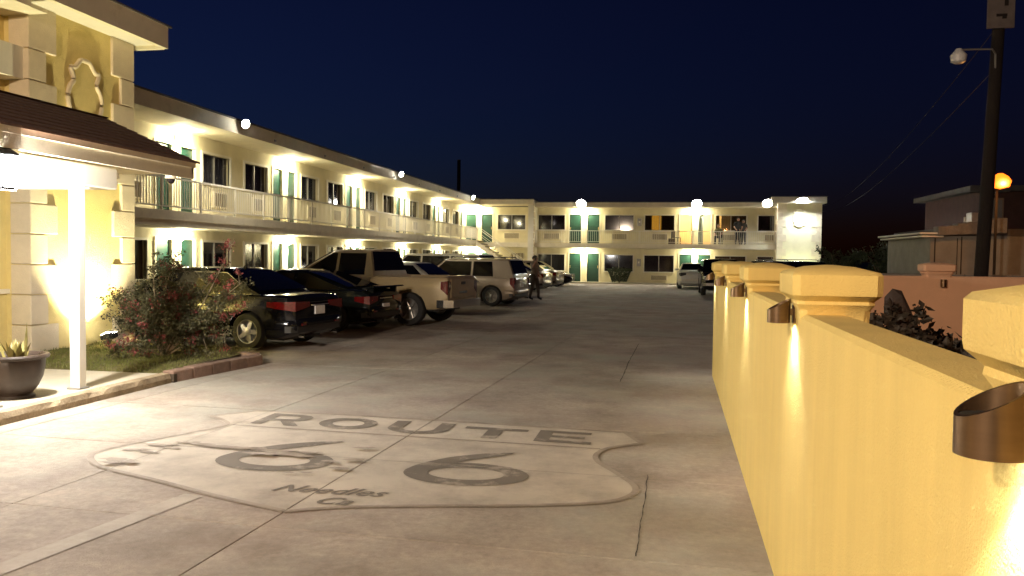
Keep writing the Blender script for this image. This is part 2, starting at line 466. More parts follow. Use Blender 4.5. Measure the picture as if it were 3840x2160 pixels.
# stall stripes: worn lines between the parked cars, one loose line by the shield
for k, (x0, y0, x1, y1, w) in enumerate([(-11.6, 16.25, -4.9, 15.95, .10), (-11.6, 18.95, -3.6, 18.55, .10), (-11.6, 21.75, -4.6, 21.4, .10), (-11.6, 25.9, -4.7, 25.6, .10), (-11.6, 30.3, -4.9, 30.0, .10), (-11.6, 33.0, -4.9, 32.7, .1), (-3.52, 3.3, -3.20, 5.25, .16), (-11.6, 37.0, -4.9, 36.8, .1), (-11.6, 41.5, -4.9, 41.3, .1)]):
    d = Vector((x1 - x0, y1 - y0)).normalized(); nn = Vector((-d.y, d.x)) * w * .5
    o = flat('stall_line', [[(x0 + nn.x, y0 + nn.y), (x1 + nn.x, y1 + nn.y), (x1 - nn.x, y1 - nn.y), (x0 - nn.x, y0 - nn.y)]], 0.004, MAT['stripe'], None)
    if k == 6: tag(o, 'short broad worn white line beside the painted highway shield', 'road marking')
    else: tag(o, 'worn white stall line between the ' + LN[k], 'road marking', 'stall lines of the parking row')
def blob(cx, cy, rx, ry, seed, n=30):
    rr = random.Random(seed); ph = [rr.uniform(0, 6.28) for _ in range(4)]
    return [(cx + rx * (1 + .22 * math.sin(2 * a + ph[0]) + .20 * math.sin(5 * a + ph[1]) + .14 * math.sin(9 * a + ph[2])) * math.cos(a), cy + ry * (1 + .18 * math.sin(3 * a + ph[3]) + .08 * math.sin(7 * a + ph[1])) * math.sin(a)) for a in [2 * math.pi * k / n for k in range(n)]]

for k, (x, y, r_) in enumerate([(-4.43, 6.33, 0.07), (-4.24, 6.28, 0.05), (-4.31, 6.54, 0.08), (-4.16, 6.46, 0.05), (-4.13, 6.67, 0.06), (-3.95, 6.63, 0.08), (-3.83, 6.59, 0.06), (-3.7, 6.58, 0.1), (-3.56, 6.57, 0.08), (-3.41, 6.55, 0.06), (-3.2, 6.52, 0.09), (-3.04, 6.44, 0.1), (-2.91, 6.53, 0.06), (-2.81, 5.9, 0.03), (-2.68, 5.92, 0.03), (-2.46, 6.1, 0.06), (-2.44, 6.37, 0.06), (-4.27, 5.94, 0.1), (-4.28, 5.85, 0.05), (-2.62, 6.28, 0.05), (-2.53, 6.78, 0.06), (-3.28, 6.39, 0.07)]):
    flat('paint_flake', [blob(x, y, r_ * 1.7, r_ * .55, k, 26), blob(x + r_ * 1.3, y + r_ * .5 * (-1) ** k, r_ * .6, r_ * .22, k + 99, 14)], 0.0105 + .0008 * k, MAT['outline'], route, 1)
MAT['crack'] = M('crack_dirt', (.035, .027, .02), .95, .2, 6)
def crack(pts, w, seed):
    rr_ = random.Random(seed); c = catmull(pts, 8); a_, b_ = [], []
    for i, (x, y) in enumerate(c):
        j = w * (.4 + rr_.random()); dx, dy = c[min(i + 1, len(c) - 1)][0] - c[max(i - 1, 0)][0], c[min(i + 1, len(c) - 1)][1] - c[max(i - 1, 0)][1]; L_ = math.hypot(dx, dy) or 1
        ox, oy = rr_.uniform(-1, 1) * .005, rr_.uniform(-1, 1) * .005
        a_.append((x - dy / L_ * j + ox, y + dx / L_ * j + oy)); b_.append((x + dy / L_ * j + ox, y - dx / L_ * j + oy))
    b2 = MB(); b2.add([(x, y, .0055) for x, y in a_ + b_], [(i, i + 1, len(c) + i + 1, len(c) + i) for i in range(len(c) - 1)]); b2.build('crack', MAT['crack'], lot)
crack([(-0.54, 11.37), (-0.52, 12.53), (-0.5, 13.87), (-0.43, 16.51)], .006, 0)
crack([(-.115, 4.70), (-.105, 5.3), (-.09, 5.9), (-.08, 6.5)], .003, 77)

# ------------------------------------------------------------------ porch walkway, kerb, lawn
KX = -6.28
b = MB(); b.box(-10.1, KX - 0.14, -6, 9.75, -0.05, 0.118)
tag(b.build('porch_walkway', MAT['walk']), kind='structure')
yy = -6.0; k = 0
kerb = tag(bpy.data.objects.new('kerb', None), kind='structure'); COL.objects.link(kerb)
for (a, c) in ((-6, 0.2), (0.2, 3.4), (3.4, 6.6), (6.6, 9.78)):
    b = MB(); n = 26
    for i in range(n):
        y0, y1 = a + .004 + (c - a - .008) * i / n, a + .004 + (c - a - .008) * (i + 1) / n
        ra = [mnoise.noise(Vector((3.1, y * 3.0, 0))) * .018 + (max(0, mnoise.noise(Vector((0.7, y * 2.1, 5))) - .28) * -.12) for y in (y0, y1)]
        x = KX
        vs = []
        for y, q in ((y0, ra[0]), (y1, ra[1])):
            vs += [(x - .14, y, -.05), (x, y, -.05), (x + q * .3, y, .06), (x - .022 + q, y, .122 + min(0, q) * .8), (x - .14, y, .125)]
        b.add(vs, [(0, 1, 6, 5), (1, 2, 7, 6), (2, 3, 8, 7), (3, 4, 9, 8)] + ([(0, 1, 2, 3, 4)] if i == 0 else []) + ([(5, 6, 7, 8, 9)] if i == n - 1 else []))
    b.build('kerb_stone', MAT['kerb'], kerb)
# lawn
b = MB(); nx, ny = 24, 24
def lawn_z(x, y): return 0.13 + 0.05 * mnoise.noise(Vector((x * 1.3, y * 1.3, 0))) + 0.06 * max(0, (y - 10.5) / 2.5)
LX0, LX1, LY0, LY1 = -9.36, -6.42, 9.76, 12.45
for i in range(nx + 1):
    for j in range(ny + 1):
        x = LX0 + (LX1 - LX0) * i / nx; y = LY0 + (LY1 - LY0) * j / ny
        b.v.append((x, y, lawn_z(x, y) if 0 < j else 0.10))
for i in range(nx):
    for j in range(ny):
        a = i * (ny + 1) + j
        b.f.append((a, a + ny + 1, a + ny + 2, a + 1)); b.m.append(0)
tag(b.build('lawn', M('lawn_soil', (0.10, 0.085, 0.03), 0.95, 0.3, 8, 0.4, 40), None, 80), kind='structure')
MAT['grass'] = M('grass_blade', (0.11, 0.12, 0.022), 0.7, 0.35, 6)
b = MB(); rg = random.Random(3)
for _ in range(9000):
    x, y = rg.uniform(LX0 + .05, LX1), rg.uniform(LY0, LY1 - .1)
    if x > -7.0 and y > 10.4 and rg.random() < .6: continue
    z = lawn_z(x, y) - .01; h = rg.uniform(.025, .065); a = rg.uniform(0, 6.28); w = .006
    dx, dy = math.cos(a) * w, math.sin(a) * w; lx, ly = rg.uniform(-.03, .03), rg.uniform(-.03, .03)
    b.add([(x - dx, y - dy, z), (x + dx, y + dy, z), (x + lx, y + ly, z + h)], [(0, 1, 2)])
tag(b.build('grass', MAT['grass']), 'short patchy yellow green grass beside the tower base', 'grass', kind='stuff')
# brick edging of the planting bed
MAT['brick'] = M('edging_brick', (0.20, 0.13, 0.10), 0.85, 0.25, 8, 0.3, 60, rnd=0.2)
edg = thing('brick_edging', 'low reddish brick edging around the bougainvillea bed', 'edging', (0, 0, 0))
def brick_run(x0, y0, x1, y1):
    d = Vector((x1 - x0, y1 - y0)); L = d.length; d.normalize(); n = max(1, round(L / .42)); nn = Vector((-d.y, d.x))
    for i in range(n):
        a, c = L * i / n + .006, L * (i + 1) / n - .006
        P = lambda u, v, z: (x0 + d.x * u + nn.x * v, y0 + d.y * u + nn.y * v, z)
        b = MB(); b.bbox(a, c, -.09, .09, -.03, .15 + random.uniform(-.006, .006), .012, P)
        b.build('brick', MAT['brick'], edg)
brick_run(-6.35, 9.80, -6.08, 11.75)
brick_run(-6.17, 11.88, -8.6, 12.6)
b = MB(); b.box(-6.5, -6.25, 9.79, 11.7, -.03, .11); b.box(-8.5, -6.5, 12.0, 12.4, -.03, .10)
b.build('bed_soil', MAT['soil'], edg)

# ================================================================== MOTEL BUILDINGS
def holed(b, P, u0, u1, z0, z1, holes, depth, mi=0):
    us = sorted({u0, u1, *[h[0] for h in holes], *[h[1] for h in holes]}); us = [u for u in us if u0 <= u <= u1]
    zs = sorted({z0, z1, *[h[2] for h in holes], *[h[3] for h in holes]}); zs = [z for z in zs if z0 <= z <= z1]
    for a, c in zip(us, us[1:]):
        for d, e in zip(zs, zs[1:]):
            mu, mz = (a + c) / 2, (d + e) / 2
            if any(h[0] < mu < h[1] and h[2] < mz < h[3] for h in holes): continue
            b.add([P(a, 0, d), P(c, 0, d), P(c, 0, e), P(a, 0, e)], [(0, 1, 2, 3)], mi)
    for h in holes:
        a, c, d, e = h[:4]
        for q in ([(a, 0, d), (a, 0, e), (a, -depth, e), (a, -depth, d)], [(c, 0, d), (c, 0, e), (c, -depth, e), (c, -depth, d)],
                  [(a, 0, d), (c, 0, d), (c, -depth, d), (a, -depth, d)], [(a, 0, e), (c, 0, e), (c, -depth, e), (a, -depth, e)]):
            b.add([P(*p) for p in q], [(0, 1, 2, 3)], mi)

def add_window(parent, P, a, c, d, e, pane=None, trim='white', proud=.05):
    f = MB(); t = .07
    for (x0, x1, z0, z1) in ((a - t, a, d - t, e + t), (c, c + t, d - t, e + t), (a, c, e, e + t), (a, c, d - t, d)):
        f.box(x0, x1, -.05, proud, z0, z1, P=P)
    w = f.build('window', MAT[trim], parent)
    m = (a + c) / 2
    pick = pane or [MAT['pane'], MAT['pane'], MAT['pane2'], MAT['pane3'], MAT['pane']][int(abs(a * 7.3 + d * 3.1)) % 5]
    for x0, x1 in ((a, m - .012), (m + .012, c)):
        p = MB(); p.box(x0, x1, -.095, -.085, d, e, P=P)
        p.build('pane', pick, w)
    p = MB(); p.box(m - .022, m + .022, -.10, -.045, d, e, P=P)
    p.build('mullion', MAT['metalgrey'], w)
    return w

def add_door(parent, P, a, c, d, e, mat='green', hinge=1):
    f = MB()
    f.box(a, c, -.13, -.08, d + .01, e, P=P)
    for z0, z1 in ((d + .18, d + .95), (d + 1.08, e - .15)):      # raised panels
        f.bbox(a + .12, c - .12, -.081, -.066, z0, z1, .012, P=P)
    dr = f.build('door', MAT[mat], parent)
    t = MB(); 
    for (x0, x1, z0, z1) in ((a - .05, a + .025, d, e + .05), (c - .025, c + .05, d, e + .05), (a + .025, c - .025, e - .02, e + .05)):
        t.box(x0, x1, -.07, .025, z0, z1, P=P)
    t.build('door_frame', MAT['trim'], dr)
    h = MB(); hx = c - .10 if hinge > 0 else a + .10
    h.bbox(hx - .02, hx + .02, -.07, -.035, d + .92, d + 1.10, .006, P=P)
    h.build('handle', MAT['brass'], dr)
    s = MB(); s.bbox((a + c) / 2 - .06, (a + c) / 2 + .06, -.079, -.07, d + 1.50, d + 1.58, .003, P=P)
    s.build('number_plate', MAT['white'], dr)
    return dr

def add_ac(parent, P, a, c, d, e):
    f = MB(); f.bbox(a, c, -.02, .07, d, e, .012, P=P)
    ac = f.build('air_conditioner', MAT['trim'], parent)
    s = MB(); n = 14
    for i in range(n):
        u0 = a + .05 + (c - a - .10) * i / n
        s.box(u0, u0 + (c - a - .1) / n * .55, .06, .08, d + .05, e - .05, P=P)
    s.build('grille', MAT['grille'], ac)

def add_railing(parent, pts, z0, zt, step=.115, post=1.75, skip=()):
    """pts: straight run (x0,y0)-(x1,y1)"""
    (x0, y0), (x1, y1) = pts
    d = Vector((x1 - x0, y1 - y0)); L = d.length; d.normalize()
    P = lambda u, w, z: (x0 + d.x * u - d.y * w, y0 + d.y * u + d.x * w, z)
    r = MB(); r.box(0, L, -.025, .025, zt - .05, zt, P=P); r.box(0, L, -.018, .018, z0 + .08, z0 + .115, P=P)
    n = max(1, round(L / post))
    for i in range(n + 1):
        u = min(max(L * i / n, .022), L - .022)
        r.box(u - .022, u + .022, -.022, .022, z0 - .02, zt - .049, P=P)
    ra = r.build('railing', MAT['white'], parent)
    bl = MB(); k = int(L / step)
    for i in range(1, k):
        u = L * i / k
        bl.box(u - .009, u + .009, -.009, .009, z0 + .1, zt - .04, P=P)
    o = bl.build('baluster', MAT['white'], ra); o['kind'] = 'stuff'
    return ra

LAMPCOL = (1.0, 0.90, 0.56)
MAT['globe'] = EM('lamp_globe', (1.0, 0.93, 0.70), 40)
MAT['flood'] = EM('flood_lens', (0.92, 0.96, 1.0), 120)
MAT['floodwarm'] = EM('flood_lens_warm', (1.0, 0.95, 0.84), 120)
MAT['sodium'] = EM('sodium_lens', (1.0, 0.13, 0.006), 3.6)

def wall_lamp(label, group, P, u, z, energy):
    o = thing('wall_lamp', label, 'lamp', P(u, 0, z), 0, group)
    Q = lambda x, w, zz: tuple(Vector(P(u + x, w, z + zz)) - Vector(P(u, 0, z)))
    b = MB(); b.bbox(-.07, .07, -.01, .05, -.08, .10, .01, Q); b.box(-.02, .02, .04, .14, .06, .09, P=Q)
    b.build('bracket', MAT['metalgrey'], o)
    b = MB(); cen = Q(0, .14, -.03)
    b.lathe([(.001, -.13), (.06, -.115), (.095, -.06), (.10, 0), (.075, .07), (.05, .10), (.001, .10)], 16, cen)
    b.build('globe', MAT['globe'], o, 60)
    lampobj('lamp_light', 'POINT', energy * .50, LAMPCOL, o, Q(0, .27, -.10), 0.07)
    dv = Vector(Q(0, -1, -.35))
    lampobj('lamp_wash', 'SPOT', energy * 2.6, LAMPCOL, o, Q(0, .42, -.02), 0.06, R(165), aim(dv), .5)
    return o

# ---------------- left wing (runs away from the viewer along the lot)
PL = lambda u, w, z: (-13.6 + w, u, z)
US, RS = 2.76, 3.60            # upper walkway level, rail top
left = thing('motel_wing', 'long two storey cream motel wing with balcony, beside the row of parked cars', 'building', (-13.6, 35, 0))
def child_space(o):
    return o.location.copy()
bays = [21.42 + 6.862 * k for k in range(-1, 6)]
holes, wins, doors = [], [], []
for c in bays:
    for fl, base in ((0, .10), (1, US)):
        for a, e in ((c - .98, c - .19), (c + .19, c + .98)):
            if e < 55.9: doors.append((a, e, base, base + 1.99, fl))
        for a, e in ((c + 1.35, c + 2.93), (c + 3.88, c + 5.46)):
            if e < 55.5: wins.append((a, e, base + (1.05 if fl else .88), base + 1.92, fl))
holes = [h[:4] for h in doors + wins]
b = MB(); holed(b, PL, 13.2, 56.0, 0, 5.16, holes, .14)
b.box(13.2, 56, -.60, -.145, 0, 5.16, P=PL)
def reparent(o, p):
    o.parent = p
    o.matrix_parent_inverse = Matrix.Translation(-p.location)
    return o
class Wrap:
    pass
def finish_tree(root, objs=None):
    """children were built in world space: undo the root's offset"""
    for ch in root.children:
        ch.matrix_parent_inverse = Matrix.Translation(-Vector(root.location))
b.build('wall', MAT['cream'], left)
for a, e, d, t, fl in doors: add_door(left, PL, a, e, d, t, 'green', 1 if (a > [c for c in bays if abs(c - (a + e) / 2) < 1.2][0]) else -1)
for i, (a, e, d, t, fl) in enumerate(wins):
    add_window(left, PL, a, e, d, t)
    q = (a + .55, a + 1.38)
    add_ac(left, PL, q[0], q[1], d - .72 if fl else d - .66, d - .22)
b = MB(); b.box(13.0, 55.9, 0.0, 1.40, 2.36, US, P=PL); b.box(13.0, 55.9, 1.38, 1.43, 2.52, US - .015, P=PL)
b.build('balcony_slab', MAT['trim'], left)
b = MB(); b.box(13.0, 56, 0.0, 1.45, -.05, .10, P=PL)
b.build('walkway', MAT['walk'], left)
b = MB(); b.box(13.0, 56, -.30, 1.50, 5.16, 5.22, P=PL)
b.build('soffit', MAT['trim'], left)
b = MB(); b.box(13.0, 55.2, 1.42, 1.58, 5.12, 5.50, P=PL)
b.build('fascia', MAT['trim'], left)
b = MB(); b.box(13.0, 56.5, -8, 1.62, 5.5, 5.54, P=PL); b.box(13.0, 56.5, -8, 1.40, 5.22, 5.5, P=PL)
b.build('roof', MAT['roof'], left)
add_railing(left, ((-12.22, 13.3), (-12.22, 54.2)), US, RS)
for k in range(7):             # vents and clutter on the fascia
    u = 24.3 + k * 3.9
    b = MB(); b.bbox(u - .05, u + .05, 1.56, 1.62, 5.2, 5.27, .008, P=PL); b.build('fascia_clip', MAT['metalgrey'], left)
ORD = ['first', 'second', 'third', 'fourth', 'fifth', 'sixth', 'seventh']
for i, c in enumerate(bays[1:]):
    for fl, z in ((0, 2.19), (1, 4.93)):
        if c > 55.9: c = 55.85
        wall_lamp('lit globe lamp on the long wing ' + ('upper balcony' if fl else 'ground floor') + ', ' + ORD[i] + ' door pair from the tower', 'globe lamps on the ' + ('upper' if fl else 'lower') + ' storey of the long wing', PL, c, z, 130 if fl else 110)
def fascia_flood(label, group, loc, d, energy, col, mat, r=.10, spot=R(130), throw=None):
    o = thing('flood_lamp', label, 'flood lamp', loc, 0, group)
    dv = Vector(d).normalized(); q = dv.to_track_quat('Z', 'Y')
    b = MB(); b.lathe([(.03, -.24), (.05, -.22), (.06, -.12), (r, -.02), (r, 0.0)], 16)
    b.v = [tuple(q @ Vector(p)) for p in b.v]; b.build('housing', MAT['metalgrey'], o, 50)
    b = MB(); b.lathe([(r * .94, .004), (r * .9, .02), (r * .5, .045), (.001, .055)], 16)
    b.v = [tuple(q @ Vector(p)) for p in b.v]; b.build('lens', mat, o, 60)
    b = MB(); b.box(-.05, .05, -.05, .05, -.02, .02); b.tube([(0, 0, 0), tuple(dv * -.2)], .015)
    b.build('mount', MAT['metalgrey'], o)
    if throw: lampobj('flood_light', 'SPOT', energy, col, o, throw, .08, spot, aim((.05, 0, -1)), .5)
    else: lampobj('flood_light', 'SPOT', energy, col, o, tuple(dv * .09), .06, spot, aim(d), .6)
    return o
for k, u in enumerate((22.05, 36.4, 51.0)):
    fascia_flood('bulb floodlight on the long wing fascia, ' + ORD[k] + ' from the stucco tower', 'bulb floods along the wing fascia', (-11.80, u, 5.40), (.88, -.42, -.25), 260, (1, .90, .72), MAT['floodwarm'], .13, R(172), (.42, -.1, -.25))

# ---------------- far wing (closes the lot)
PF = lambda u, w, z: (u, 56 - w, z)
far = thing('far_motel_wing', 'two storey cream motel wing closing the far end of the lot', 'building', (0, 56, 0))
US2, RS2 = 2.65, 3.49
wu = [(-8.37, -6.56), (-3.83, -1.95), (-1.19, .73), (3.41, 5.35), (6.10, 7.95)]
du = [(-6.27, -5.42), (-5.04, -4.19), (1.08, 1.93), (2.28, 3.13)]
LBd = [(-13.5, -12.70), (-12.36, -11.56)]
holes, wins, doors = [], [], []
for a, e in wu + [(-11.19, -9.28)]:
    wins.append((a, e, 3.57, 4.55, 1))
    if a > -9: wins.append((a, e, .80, 1.88, 0))
for a, e in du + LBd:
    doors.append((a, e, US2, 4.62, 1)); doors.append((a, e, .06, 1.99, 0))
gate = (-10.25, -9.35, .10, 1.95)
holes = [h[:4] for h in wins + doors] + [gate]
b = MB(); holed(b, PF, -13.6, 7.3, 0, 5.1, holes, .14)
b.build('wall', MAT['cream'], far)
lit_doors = {du[2], du[3]}
for a, e, d, t, fl in doors:
    if fl and (a, e) in lit_doors: continue
    add_door(far, PF, a, e, d, t, 'green', -1 if (a, e) in (du[0], du[2], LBd[0]) else 1)
for a, e, d, t, fl in wins:
    if a > 6 and False: continue
    lit = fl and (a, e) in (wu[2], wu[3])
    add_window(far, PF, a, e, d, t, MAT['clearglass'] if lit else None)
    if not (fl == 0 and a > 3): add_ac(far, PF, (a + e) / 2 - .52, (a + e) / 2 + .58, (US2 + .25 if fl else .22), (US2 + .70 if fl else .60))
# lit rooms
rm = MB()
for (u0, u1) in ((-1.6, 0.92), (0.94, 2.10), (2.12, 5.9)):
    rm.box(u0, u1, -3.2, -3.1, US2, 5.05, P=PF); rm.box(u0, u0 + .02, -3.1, -.145, US2, 5.05, P=PF); rm.box(u1 - .02, u1, -3.1, -.145, US2, 5.05, P=PF)
    rm.box(u0, u1, -3.1, -.145, 5.0, 5.05, P=PF); rm.box(u0, u1, -3.1, -.145, US2 - .05, US2 + .005, P=PF)
rm.build('room_interior', MAT['room'], far)
MAT['roomlamp'] = EM('room_lamp', (1, .82, .5), 25)
for u, w, e in ((1.45, -1.6, 110), (2.75, -1.9, 110), (-.4, -1.5, 30)):
    b = MB(); b.lathe([(.001, -.08), (.12, -.06), (.16, 0), (.16, .03), (.001, .03)], 14, PF(u, w, 4.94)); b.build('room_lamp', MAT['roomlamp'], far, 60)
    lampobj('room_light', 'POINT', e, (1, .80, .48), far, (u, 56 - w, 4.70), .08)
# curtains inside the lit windows, door leaves of the two open doors
def curtain(u0, u1, z0, z1, mat, w=-.22):
    b = MB(); n = max(3, int((u1 - u0) / .05)); vs = []
    for i in range(n + 1):
        u = u0 + (u1 - u0) * i / n
        for z in (z0, z1):
            for dw in (0, -.01): vs.append(PF(u, w + .02 * math.sin(i * 1.9) + dw, z))
    fs = []
    for i in range(n):
        a = 4 * i
        fs += [(a, a + 4, a + 6, a + 2), (a + 1, a + 3, a + 7, a + 5)]
    b.add(vs, fs); return b.build('curtain', mat, far, 60)
MAT['ambercurtain'] = EM('glowing_amber_curtain', (1.0, .50, .06), .55)  # cloth emits by itself, standing in for room light shining through
MAT['tancurtain'] = EM('glowing_tan_curtain', (.62, .36, .12), .14)  # weak emission in the cloth imitates lamplight from the room behind
curtain(-1.25, -.72, 3.5, 4.6, MAT['darkcurtain']); curtain(-.74, -.12, 3.5, 4.6, MAT['ambercurtain']); curtain(-.12, .8, 3.5, 4.6, MAT['darkcurtain'])
curtain(3.35, 3.66, 3.5, 4.6, MAT['darkcurtain']); curtain(3.78, 4.45, 3.5, 4.6, MAT['tancurtain']); curtain(4.45, 5.42, 3.5, 4.6, MAT['darkcurtain'])
def open_leaf(u, w0, w1, mat, name='door'):
    b = MB(); b.box(u, u + .045, w0, w1, US2 + .01, 4.60, P=PF); d = b.build(name, mat, far)
    h = MB(); h.bbox(u - .05, u + .09, w0 + .05, w0 + .09, US2 + .95, US2 + 1.05, .006, P=PF); h.build('handle', MAT['brass'], d)
o = open_leaf(1.88, -.85, -.06, MAT['brown']); 
o = open_leaf(2.29, -.30, .10, MAT['greydoor'])
b = MB(); b.box(2.30, 2.62, -.20, -.16, US2 + .01, 4.6, P=PF); b.build('door', MAT['greydoor'], far)
for a, e in (du[2], du[3]):
    t = MB()
    for (x0, x1, z0, z1) in ((a - .05, a + .02, US2, 4.67), (e - .02, e + .05, US2, 4.67), (a + .02, e - .02, 4.60, 4.67)): t.box(x0, x1, -.10, .03, z0, z1, P=PF)
    t.build('door_frame', MAT['trim'], far)
# barred gate under the stair
b = MB(); b.box(gate[0], gate[1], -.5, -.45, gate[2], gate[3], P=PF); b.build('gate_recess', MAT['darkcurtain'], far)
b = MB()
for i in range(9):
    u = gate[0] + .05 + (gate[1] - gate[0] - .1) * i / 8; b.box(u - .022, u + .022, -.06, -.02, gate[2], gate[3], P=PF)
b.build('barred_gate', MAT['trim'], far)
b = MB(); b.box(-8.38, 7.2, 0, 1.35, 2.34, US2, P=PF); b.box(-13.6, -8.84, 0, 1.4, 2.34, US2 + .005, P=PF)
b.build('balcony_slab', MAT['trim'], far)
b = MB(); b.box(-12.1, 20, 0, 1.6, -.05, .07, P=PF); b.build('walkway', MAT['walk'], far)
b = MB(); b.box(-12.0, -8.42, -.1, 2.1, 5.16, 5.47, P=PF); b.box(-8.42, 7.25, -.1, 1.45, 5.02, 5.32, P=PF)
b.build('fascia', MAT['trim'], far)
b = MB(); b.box(-13.6, -8.38, -6, 2.14, 5.475, 5.51, P=PF); b.box(-8.36, 7.3, -6, 1.49, 5.325, 5.36, P=PF)
b.build('roof', MAT['roof'], far)
add_railing(far, ((-8.36, 54.72), (7.05, 54.72)), US2, RS2, .13)
# fin wall with quoin blocks, between the two parts of the wing
b = MB(); b.box(-8.82, -8.44, 0.07, 1.75, .07, 5.14, P=PF); b.build('fin_wall', MAT['white'], far)
for k in range(11):
    w = .5 if k % 2 else .3
    b = MB(); b.bbox(-8.45, -8.40, 1.76 - w, 1.755, .15 + k * .46, .15 + k * .46 + .40, .012, P=PF); b.build('quoin', MAT['quoin'], far)
for a, label in ((-1.55, 'm'),):
    for z in (1.15, 3.85):
        b = MB(); b.bbox(a - .14, a + .14, .0, .10, z, z + .5, .015, P=PF); m = b.build('meter_box', MAT['metalgrey'], far)
        b = MB(); b.bbox(a - .05, a + .05, .10, .115, z + .2, z + .32, .004, P=PF); b.build('meter_dial', MAT['white'], m)
for c, fl, z, e in ((-5.23, 1, 4.86, 120), (-5.23, 0, 2.17, 95), (2.10, 1, 4.86, 120), (2.10, 0, 2.17, 95)):
    wall_lamp('lit globe lamp of the far wing ' + ('upper balcony' if fl else 'ground floor') + (' over the open lit doors' if c > 0 and fl else ' behind the parked white sedan' if c > 0 else ' beside the quoined fin wall'), 'globe lamps of the far wing, ' + ('upper' if fl else 'lower') + ' storey', PF, c, z, e)
for fl, z in ((1, 4.93), (0, 2.19)):
    wall_lamp('lit globe lamp by the corner doors next to the outdoor stair, ' + ('upper storey' if fl else 'ground floor'), None, PF, -12.53, z, 110)
fascia_flood('bright round floodlight on the far fascia above the first paired doors', None, (-5.3, 54.3, 5.22), (-.05, -.75, -.65), 200, (1, .95, .84), MAT['floodwarm'], .34)
fascia_flood('bright round floodlight on the far fascia above the open lit doors', None, (2.1, 54.3, 5.22), (0.05, -.75, -.65), 200, (1, .95, .84), MAT['floodwarm'], .34)
fascia_flood('pinkish round floodlight on the far fascia next to the quoined tower', None, (6.45, 54.3, 5.25), (0, -.75, -.65), 150, (1, .92, .84), MAT['floodwarm'], .32)

# ---------------- outdoor stair in the corner
st = thing('outdoor_stair', 'open tread stair descending from the corner of the upper walkway', 'stair', (-12, 54.2, 0))
n = 15
for i in range(n):
    x = -12.15 + i * .255; z = US - .05 - i * (US - .05) / n
    b = MB(); b.box(x, x + .30, 53.55, 54.65, z - .045, z); b.build('tread', MAT['grille'], st)
for y in (53.5, 54.66):
    b = MB(); P = lambda u, w, z: (u, y + w, z)
    b.prism([(-12.2, US - .35), (-8.5, -.02), (-8.15, -.02), (-12.2, US + .0)], 0, .05, P=lambda u, z, w: (u, y + w, z)); b.build('stringer', MAT['trim'], st)
    b = MB(); b.tube([(-12.15, y, US + .85), (-8.3, y, .9)], .022); b.tube([(-12.15, y, US + .45), (-8.3, y, .5)], .014)
    for t in (0, .33, .66, 1): 
        x = -12.15 + 3.85 * t; z = US * (1 - t)
        b.tube([(x, y, z - .05), (x, y, z + .88)], .018)
    b.build('handrail', MAT['white'], st)
for ch in list(st.children) + list(left.children) + list(far.children):
    pass
for root in (left, far, st): finish_tree(root)

# ---------------- towers with quoins and cartouche
def tower(name, label, P, u0, u1, base, top, loc, orn_z, mat='yellow', qh=.46, eave=True, depth=3.0, side_q=False):
    t = thing(name, label, 'building', loc)
    b = MB(); b.box(u0, u1, -depth, 0, -.02, top, P=P); b.build('wall', MAT[mat], t)
    nq = int((top - base) / qh)
    for k in range(nq):
        z0 = base + k * qh; z1 = z0 + qh - .012
        if k == nq - 1: z1 = top - .004
        w = .55 if k % 2 == 0 else .33
        for (a, c) in ((u0 - .035, u0 + w), (u1 - w, u1 + .035)):
            b = MB(); b.bbox(a, c, -.30, .045, z0, z1, .012, P=P); b.build('quoin', MAT['quoin'], t)
    # cartouche: moulded scroll shield
    uc = (u0 + u1) / 2
    half = [(0, .58), (.10, .57), (.17, .50), (.24, .43), (.33, .42), (.30, .33), (.27, .22), (.36, .10), (.40, -.06), (.36, -.24), (.27, -.34), (.30, -.46), (.18, -.50), (.10, -.55), (0, -.58)]
    full = half + [(-x, z) for x, z in half[-2:0:-1]]
    c = catmull(full, 4, True)
    b = MB(); b.tube([P(uc + x, .02, orn_z + z) for x, z in c], .04, 8, True); 
    orn = b.build('cartouche', MAT['quoin'], t, 60)
    b = MB(); b.prism([(uc + x * .93, orn_z + z * .93) for x, z in c], 0, .018, P=lambda u, z, w: P(u, w, z)); b.build('cartouche_field', MAT[mat], orn)
    if eave:
        b = MB(); b.box(u0 - .35, u1 + .12, -depth - .3, .52, top, top + .06, P=P); b.build('soffit', MAT['white'], t)
        b = MB(); b.box(u0 - .40, u1 + .17, .52, .62, top - .06, top + .32, P=P); b.box(u1 + .12, u1 + .22, -depth - .3, .519, top - .06, top + .32, P=P); b.box(u0 - .45, u0 - .35, -depth - .3, .519, top - .06, top + .32, P=P)
        b.build('fascia', MAT['trim'], t)
        b = MB(); b.box(u0 - .34, u1 + .11, -depth - .3, .52, top + .061, top + .30, P=P); b.box(u0 - .48, u1 + .25, -depth - .3, .65, top + .321, top + .35, P=P); b.build('roof', MAT['roof'], t)
    finish_tree(t)
    return t
PT = lambda u, w, z: (-9.35 + w, u, z)
tw = tower('stucco_tower', 'yellow stucco tower with pale quoins and cartouche, lit from the lawn beside the porch', PT, 10.93, 13.36, .12, 5.38, (-9.35, 12.1, 0), 4.22)
PR = lambda u, w, z: (u, 54.4 - w, z)
tw2 = tower('far_stucco_tower', 'pale floodlit tower with quoins ending the far motel wing', PR, 7.10, 9.72, .10, 5.30, (8.4, 54.4, 0), 4.35, mat='cream')
fascia_flood('bluish white floodlight on the fascia of the far tower', None, (8.45, 53.7, 5.42), (0.05, -.35, -1), 500, (.85, .95, 1.0), MAT['flood'], .34, R(150))
